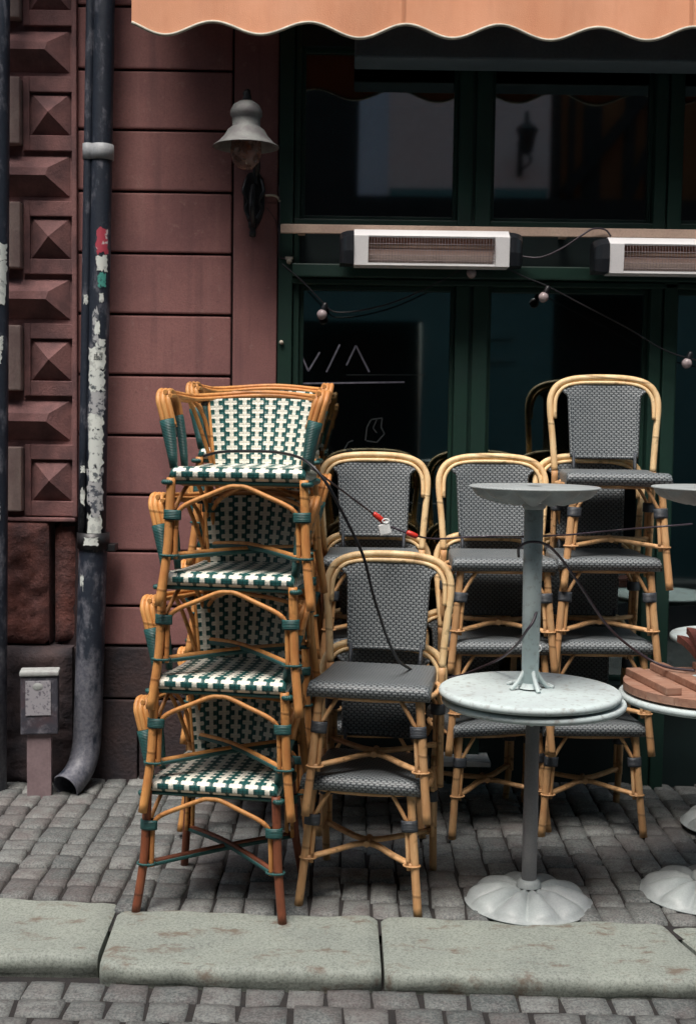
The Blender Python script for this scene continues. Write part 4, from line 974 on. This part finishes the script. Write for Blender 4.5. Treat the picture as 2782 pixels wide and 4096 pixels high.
# ================================================================ TABLES
def foot_mesh():
    mb = MB(); n = 10; na, nr = 160, 26; RB = .224
    def fn(a, b):
        th = 2 * PI * a + .12; p = abs(math.sin(n * th / 2)); r = .026 + (RB - .026) * b
        rp = .192 + .024 * p ** .7; q = r / rp
        base = .003 + .050 * (1 - (r / RB) ** 1.2)
        lobe = (.004 + .027 * p ** .75) * max(0, 1 - q ** 10) ** .5 * min(1, (r / .10)) ** 1.2
        return (r * math.cos(th), r * math.sin(th), base + lobe)
    mb.grid(na, nr, fn)
    mb.lathe([(.026, .0), (.220, .0), (.2245, .002), (.2242, .005)], 60)
    mb.lathe([(.044, .058), (.040, .072), (.033, .080), (.026, .083)], 24)
    return mb
def top_mesh(r, th=.027):
    mb = MB(); mb.lathe([(.001, th - .002), (r * .5, th - .0022), (r * .90, th - .003), (r - .014, th - .003), (r - .006, th - .0015), (r - .001, th - .0065), (r + .001, th * .5), (r - .0015, .006), (r - .008, .001), (r - .03, .002), (.001, .003)], 96); return mb
def cafe_table(loc, rz, label, wood=False, flip=False, r=.317, tilt=(0, 0), tr=.315):
    root = empty('cafe_table', loc, rz, label, 'table', 'grey cafe tables')
    H = .728
    if flip: root.rotation_euler = (R(180 + tilt[0]), R(tilt[1]), rz)
    foot_mesh().build('foot', M['foot'], root)
    mb = MB(); rr = .0325 if flip else .0262
    mb.tube([(0, 0, .06), (0, 0, .3), (0, 0, H - .027)], [rr, rr, rr * .88], 24); mb.build('pole', M['pole'] if not flip else M['table'], root)
    mb = MB()
    for k in range(4):
        a = PI / 4 + k * PI / 2 + .3; c, s = math.cos(a), math.sin(a)
        mb.tube(cr([(.020 * c, .020 * s, H - .095), (.038 * c, .038 * s, H - .062), (.058 * c, .058 * s, H - .038), (.072 * c, .072 * s, H - .026)], 4), [.008] * 13, 8)
    for k in range(2):
        a = k * PI + .15; c, s = math.cos(a), math.sin(a)
        mb.tube(cr([(.082 * c, .082 * s - .045, H - .026), (.05 * c, .05 * s - .05, H - .038), (0, -.055, H - .044), (-.05 * c, -.05 * s - .05, H - .038), (-.082 * c, -.045 - .082 * s, H - .026)], 4), .0075, 8)
    mb.lathe([(.026, -.09), (.028, -.05), (.034, -.035), (.040, -.03)], 20, Matrix.Translation((0, 0, H)))
    mb.build('top_bracket', M['table'], root)
    if not wood:
        top_mesh(r).build('tabletop', M['table'], root, (0, 0, H - .027))
    else:
        tp = MB(); npl = 6; RW = .300
        for k in range(npl):
            y0 = -RW + 2 * RW * k / npl + .0015; y1 = -RW + 2 * RW * (k + 1) / npl - .0015
            pts = []
            for j in range(9): yy = y0 + (y1 - y0) * j / 8; pts.append((math.sqrt(max(0, RW * RW - yy * yy)), yy))
            for j in range(9): yy = y1 + (y0 - y1) * j / 8; pts.append((-math.sqrt(max(0, RW * RW - yy * yy)), yy))
            n = len(pts); vs = [(x, y, H - .028) for x, y in pts] + [(x, y, H) for x, y in pts]
            tp.add(vs, [tuple(range(n))[::-1], tuple(range(n, 2 * n))] + [(i, (i + 1) % n, n + (i + 1) % n, n + i) for i in range(n)])
        tp.build('tabletop', M['teak'], root)
        for xx in (-.215, -.085, .085, .215):
            hl = math.sqrt(.285 ** 2 - xx * xx) - .01; b = MB(); b.box(xx - .028, xx + .028, -hl, hl, H - .056, H - .0285, .004); b.build('batten', M['teak'], root)
    return root
t1 = cafe_table((.652, 4.275, .0), R(8), 'round grey cafe table standing on its foot, lower of the central pair')
t1b = cafe_table((.636, 4.262, .728 + .7345), R(-10), 'grey cafe table turned upside down on the central table, foot in the air', flip=True, r=.313)
mb = MB(); ring(mb, (.0, .0, 0), .011, .011, .0022); o = mb.build('pole_ring', M['white'], t1b)
q = at(1217, 1470, 4.25); o.rotation_euler = (R(90), 0, R(30)); t1b_m = t1b.matrix_basis; o.location = t1b_m.inverted() @ Vector((q.x + .006, q.y, q.z))
t2 = cafe_table((1.292, 4.375, .0), R(25), 'grey cafe table at the right edge carrying an upturned wooden top', r=.317)
t2b = cafe_table((1.292, 4.380, .728 + .7345), R(10), 'wooden topped cafe table lying upside down at the right edge, battens showing', wood=True, flip=True, tilt=(0, 0))
t3 = cafe_table((1.60, 5.06, .03), R(5), 'grey cafe table standing furthest back at the right edge', r=.30)
t3.scale = (.9, .9, 1.09)
# curved red-brown wooden seats piled at the right edge
def saddle(loc, rz, label, rx=0):
    mb = MB(); n = 18
    def fn(a, b): x = (a - .5) * .30; y = (b - .5) * .25; return (x, y, .009 * math.cos(a * 3 * PI) * (.4 + .6 * b) + .008 * math.sin(b * PI))
    mb.grid(n, 8, lambda a, b: tuple(Vector(fn(a, b)) + Vector((0, 0, .026)))); mb.grid(n, 8, fn, flip=True)
    for (aa, bb) in (((0, 0), (1, 0)), ((1, 0), (1, 1)), ((1, 1), (0, 1)), ((0, 1), (0, 0))):
        mb.grid(n, 1, (lambda A, B: lambda u, v: tuple(Vector(fn(A[0] + (B[0] - A[0]) * u, A[1] + (B[1] - A[1]) * u)) + Vector((0, 0, .026 * v))))(aa, bb))
    o = mb.build('carved_board', M['redwood'], None, loc); o.rotation_euler = (R(rx), 0, rz); return tag(o, label, 'board', 'red brown wooden boards by the tables')
saddle((1.455, 4.745, .806), R(3), 'wavy red brown wooden board, lower one at the right edge between tables', 6.5)
saddle((1.475, 4.735, .836), R(-6), 'wavy red brown wooden board lying on the other one at the right edge', 6.5)
# pale planter ledge glimpsed under the middle chairs
mb = MB(); mb.box(.430, .655, 5.50, 5.668, .135, .160, .004)
tag(mb.build('metal_ledge', M['alu']), 'low pale metal ledge glimpsed beneath the chairs behind the tall table', 'ledge')

# ================================================================ SECURITY CABLES
def cab(name, pts, r, m, label, group='security cables locking the furniture'):
    mb = MB(); mb.tube(cr([at(*p) for p in pts], 7), r, 8); return tag(mb.build(name, M[m]), label, 'cable', group)
c1 = cab('security_cable', [(462, 1034, 4.42), (500, 1025, 4.36), (560, 1023, 4.28), (630, 1026, 4.20), (690, 1043, 4.05), (735, 1088, 4.00), (770, 1150, 4.02), (803, 1215, 4.05), (826, 1268, 4.08), (845, 1345, 4.12), (862, 1400, 4.16), (880, 1452, 4.22), (905, 1500, 4.30), (935, 1522, 4.42), (960, 1560, 4.5)], .0052, 'cable', 'black cable looping from the top armchair down across the front grey chair')
c2 = cab('security_cable', [(700, 1056, 4.2), (722, 1072, 4.15), (770, 1108, 4.3), (815, 1142, 4.42), (848, 1167, 4.5), (868, 1186, 4.5), (900, 1200, 4.5), (940, 1214, 4.52), (985, 1222, 4.65), (1050, 1219, 4.72), (1120, 1216, 4.72), (1200, 1217, 4.32), (1262, 1214, 4.7), (1300, 1212, 4.86), (1400, 1202, 5.0), (1500, 1194, 4.86), (1570, 1188, 4.9)], .0036, 'cable2', 'thin taut cable with two red sleeves running right from the armchairs')
for (a, b) in (((849, 1166, 4.5), (868, 1181, 4.5)), ((925, 1208, 4.5), (944, 1216, 4.5))):
    p, q = at(*a), at(*b); mb = MB(); dd = (q - p) * .15; mb.tube([p - dd, p, p + (q - p) * .5, q, q + dd], [.007, .0098, .0105, .0098, .007], 12); mb.build('red_sleeve', M['red'], c2)
p = at(873, 1199, 4.48)
lk = empty('cable_lock', p, 0, 'small white square tag and clasp hanging from the cable between red sleeves', 'lock')
mb = MB(); mb.box(-.022, .020, -.005, .005, -.022, .018, .004, Matrix.Rotation(R(-14), 4, 'Y')); mb.build('tag_plate', M['white'], lk)
mb = MB(); mb.tube([(.002 + .012 * math.cos(t), -.004, .028 + .008 * math.sin(t)) for t in [2 * PI * i / 12 for i in range(12)]], .003, 6, closed=True); mb.tube([(-.006, 0, .022), (.016, 0, .030)], .0055, 8); mb.build('clasp', M['white'], lk)
cab('security_cable', [(1176, 1262, 4.26), (1176, 1245, 4.22), (1188, 1233, 4.205), (1205, 1229, 4.20), (1228, 1231, 4.21), (1250, 1243, 4.24), (1280, 1277, 4.3), (1320, 1335, 4.35), (1362, 1400, 4.4), (1400, 1443, 4.45), (1440, 1475, 4.5), (1480, 1500, 4.5), (1520, 1515, 4.45), (1575, 1521, 4.4)], .0048, 'cable2', 'dark cable wound over the upturned pole and sagging to the right tables')
cab('security_cable', [(1217, 1330, 4.30), (1218, 1370, 4.26), (1211, 1405, 4.22), (1193, 1432, 4.215), (1172, 1462, 4.28), (1140, 1490, 4.45), (1100, 1510, 4.6), (1050, 1530, 4.75), (1000, 1541, 4.8)], .0048, 'cable2', 'dark cable crossing the upturned pole low down towards the middle chairs')

# ================================================================ OPPOSITE SIDE OF THE STREET (behind the camera, mirrored in the windows)
OY = -2.3
ob = empty('opposite_building', (0, OY, 0), 0, 'building across the street behind the viewer with teal shopfront and pale upper floor', 'building')
mb = MB(); mb.box(.06, .38, -.3, 0, 4.1, 11.5); mb.build('blue_wall', M['opp_blue'], ob)
mb = MB(); mb.box(.38, 2.12, -.3, -.01, 4.1, 11.5); mb.build('wall', M['opp_pale'], ob)
mb = MB(); mb.box(-30, .06, -.3, -.02, 4.1, 11.0); mb.build('dark_wall', M['opp_dark'], ob)
mb = MB(); mb.box(-30, 30, -.4, .12, 3.40, 4.1); mb.build('fascia', M['opp_dark'], ob)
mb = MB(); mb.box(-30, -.60, -.2, .0, 0, 3.4); mb.box(-.60, 2.2, -.2, .0, 2.78, 3.4); mb.box(.78, 2.2, -.2, .0, 0, 2.78); mb.box(2.2, 3.5, -.2, .0, 3.12, 3.4); mb.box(3.5, 30, -.2, 0, 0, 3.4)
mb.box(1.35, 1.75, -.0, .02, 2.6, 2.68); mb.box(1.35, 1.75, -.0, .02, 2.35, 2.40); mb.build('teal_front', M['opp_teal'], ob)
mb = MB(); mb.box(-.60, .78, -.5, -.4, 0, 2.9); mb.box(2.2, 3.5, -.5, -.4, 0, 3.3); mb.build('doorway', M['opp_dark'], ob)
oc = empty('ochre_building', (0, OY, 0), 0, 'ochre building across the street with tall dark shuttered openings', 'building')
mb = MB(); mb.box(2.12, 30, -.6, -.2, 4.1, 11.5); mb.build('wall', M['opp_ochre'], oc)
for xx, w_ in ((2.16, .10), (2.34, .07), (2.50, .20), (2.95, .12), (3.2, .35), (3.8, .3), (4.4, .5)):
    mb = MB(); mb.box(xx, xx + w_, -.2, -.17, 4.1, 11.3); mb.build('shutter', M['opp_dark'], oc)
ol = empty('street_lamp', (1.80, OY, 4.55), 0, 'black bracket lantern on the building across the street, mirrored in the window', 'street lamp')
mb = MB(); mb.tube(cr([(0, .0, .0), (0, .25, .10), (0, .45, .30), (-.02, .62, .32), (-.02, .66, .22)], 5), .022, 8); mb.tube([(0, .01, -.2), (0, .01, .15)], .03, 8)
mb.tube(cr([(0, .02, -.15), (.10, .15, -.05), (-.06, .3, .08), (.08, .42, .2)], 5), .015, 6); mb.build('bracket', M['black'], ol)
mb = MB(); mb.lathe([(.03, .0), (.10, -.05), (.12, -.09), (.10, -.10), (.06, -.30), (.02, -.33)], 6, Matrix.Translation((-.02, .66, .22)), smooth=False); mb.build('lantern', M['black'], ol)
mb = MB()
for (x0, z0, x1, z1, w_) in ((2.3, 4.2, 3.2, 5.3, .12), (3.0, 4.15, 3.6, 5.6, .10)):
    dx, dz = x1 - x0, z1 - z0; L = math.hypot(dx, dz); nx, nz = -dz / L * w_ / 2, dx / L * w_ / 2
    mb.prism([(x0 + nx, z0 + nz), (x0 - nx, z0 - nz), (x1 - nx, z1 - nz), (x1 + nx, z1 + nz)], -.17, -.12)
mb.build('beam', M['opp_dark'], oc)
mb = MB(); mb.box(1.52, 2.10, .0, .015, 4.1, 4.22); mb.box(.40, 1.3, .0, .03, 4.1, 4.2)
mb.build('sill', M['opp_teal'], ob)
bpy.context.view_layer.update()
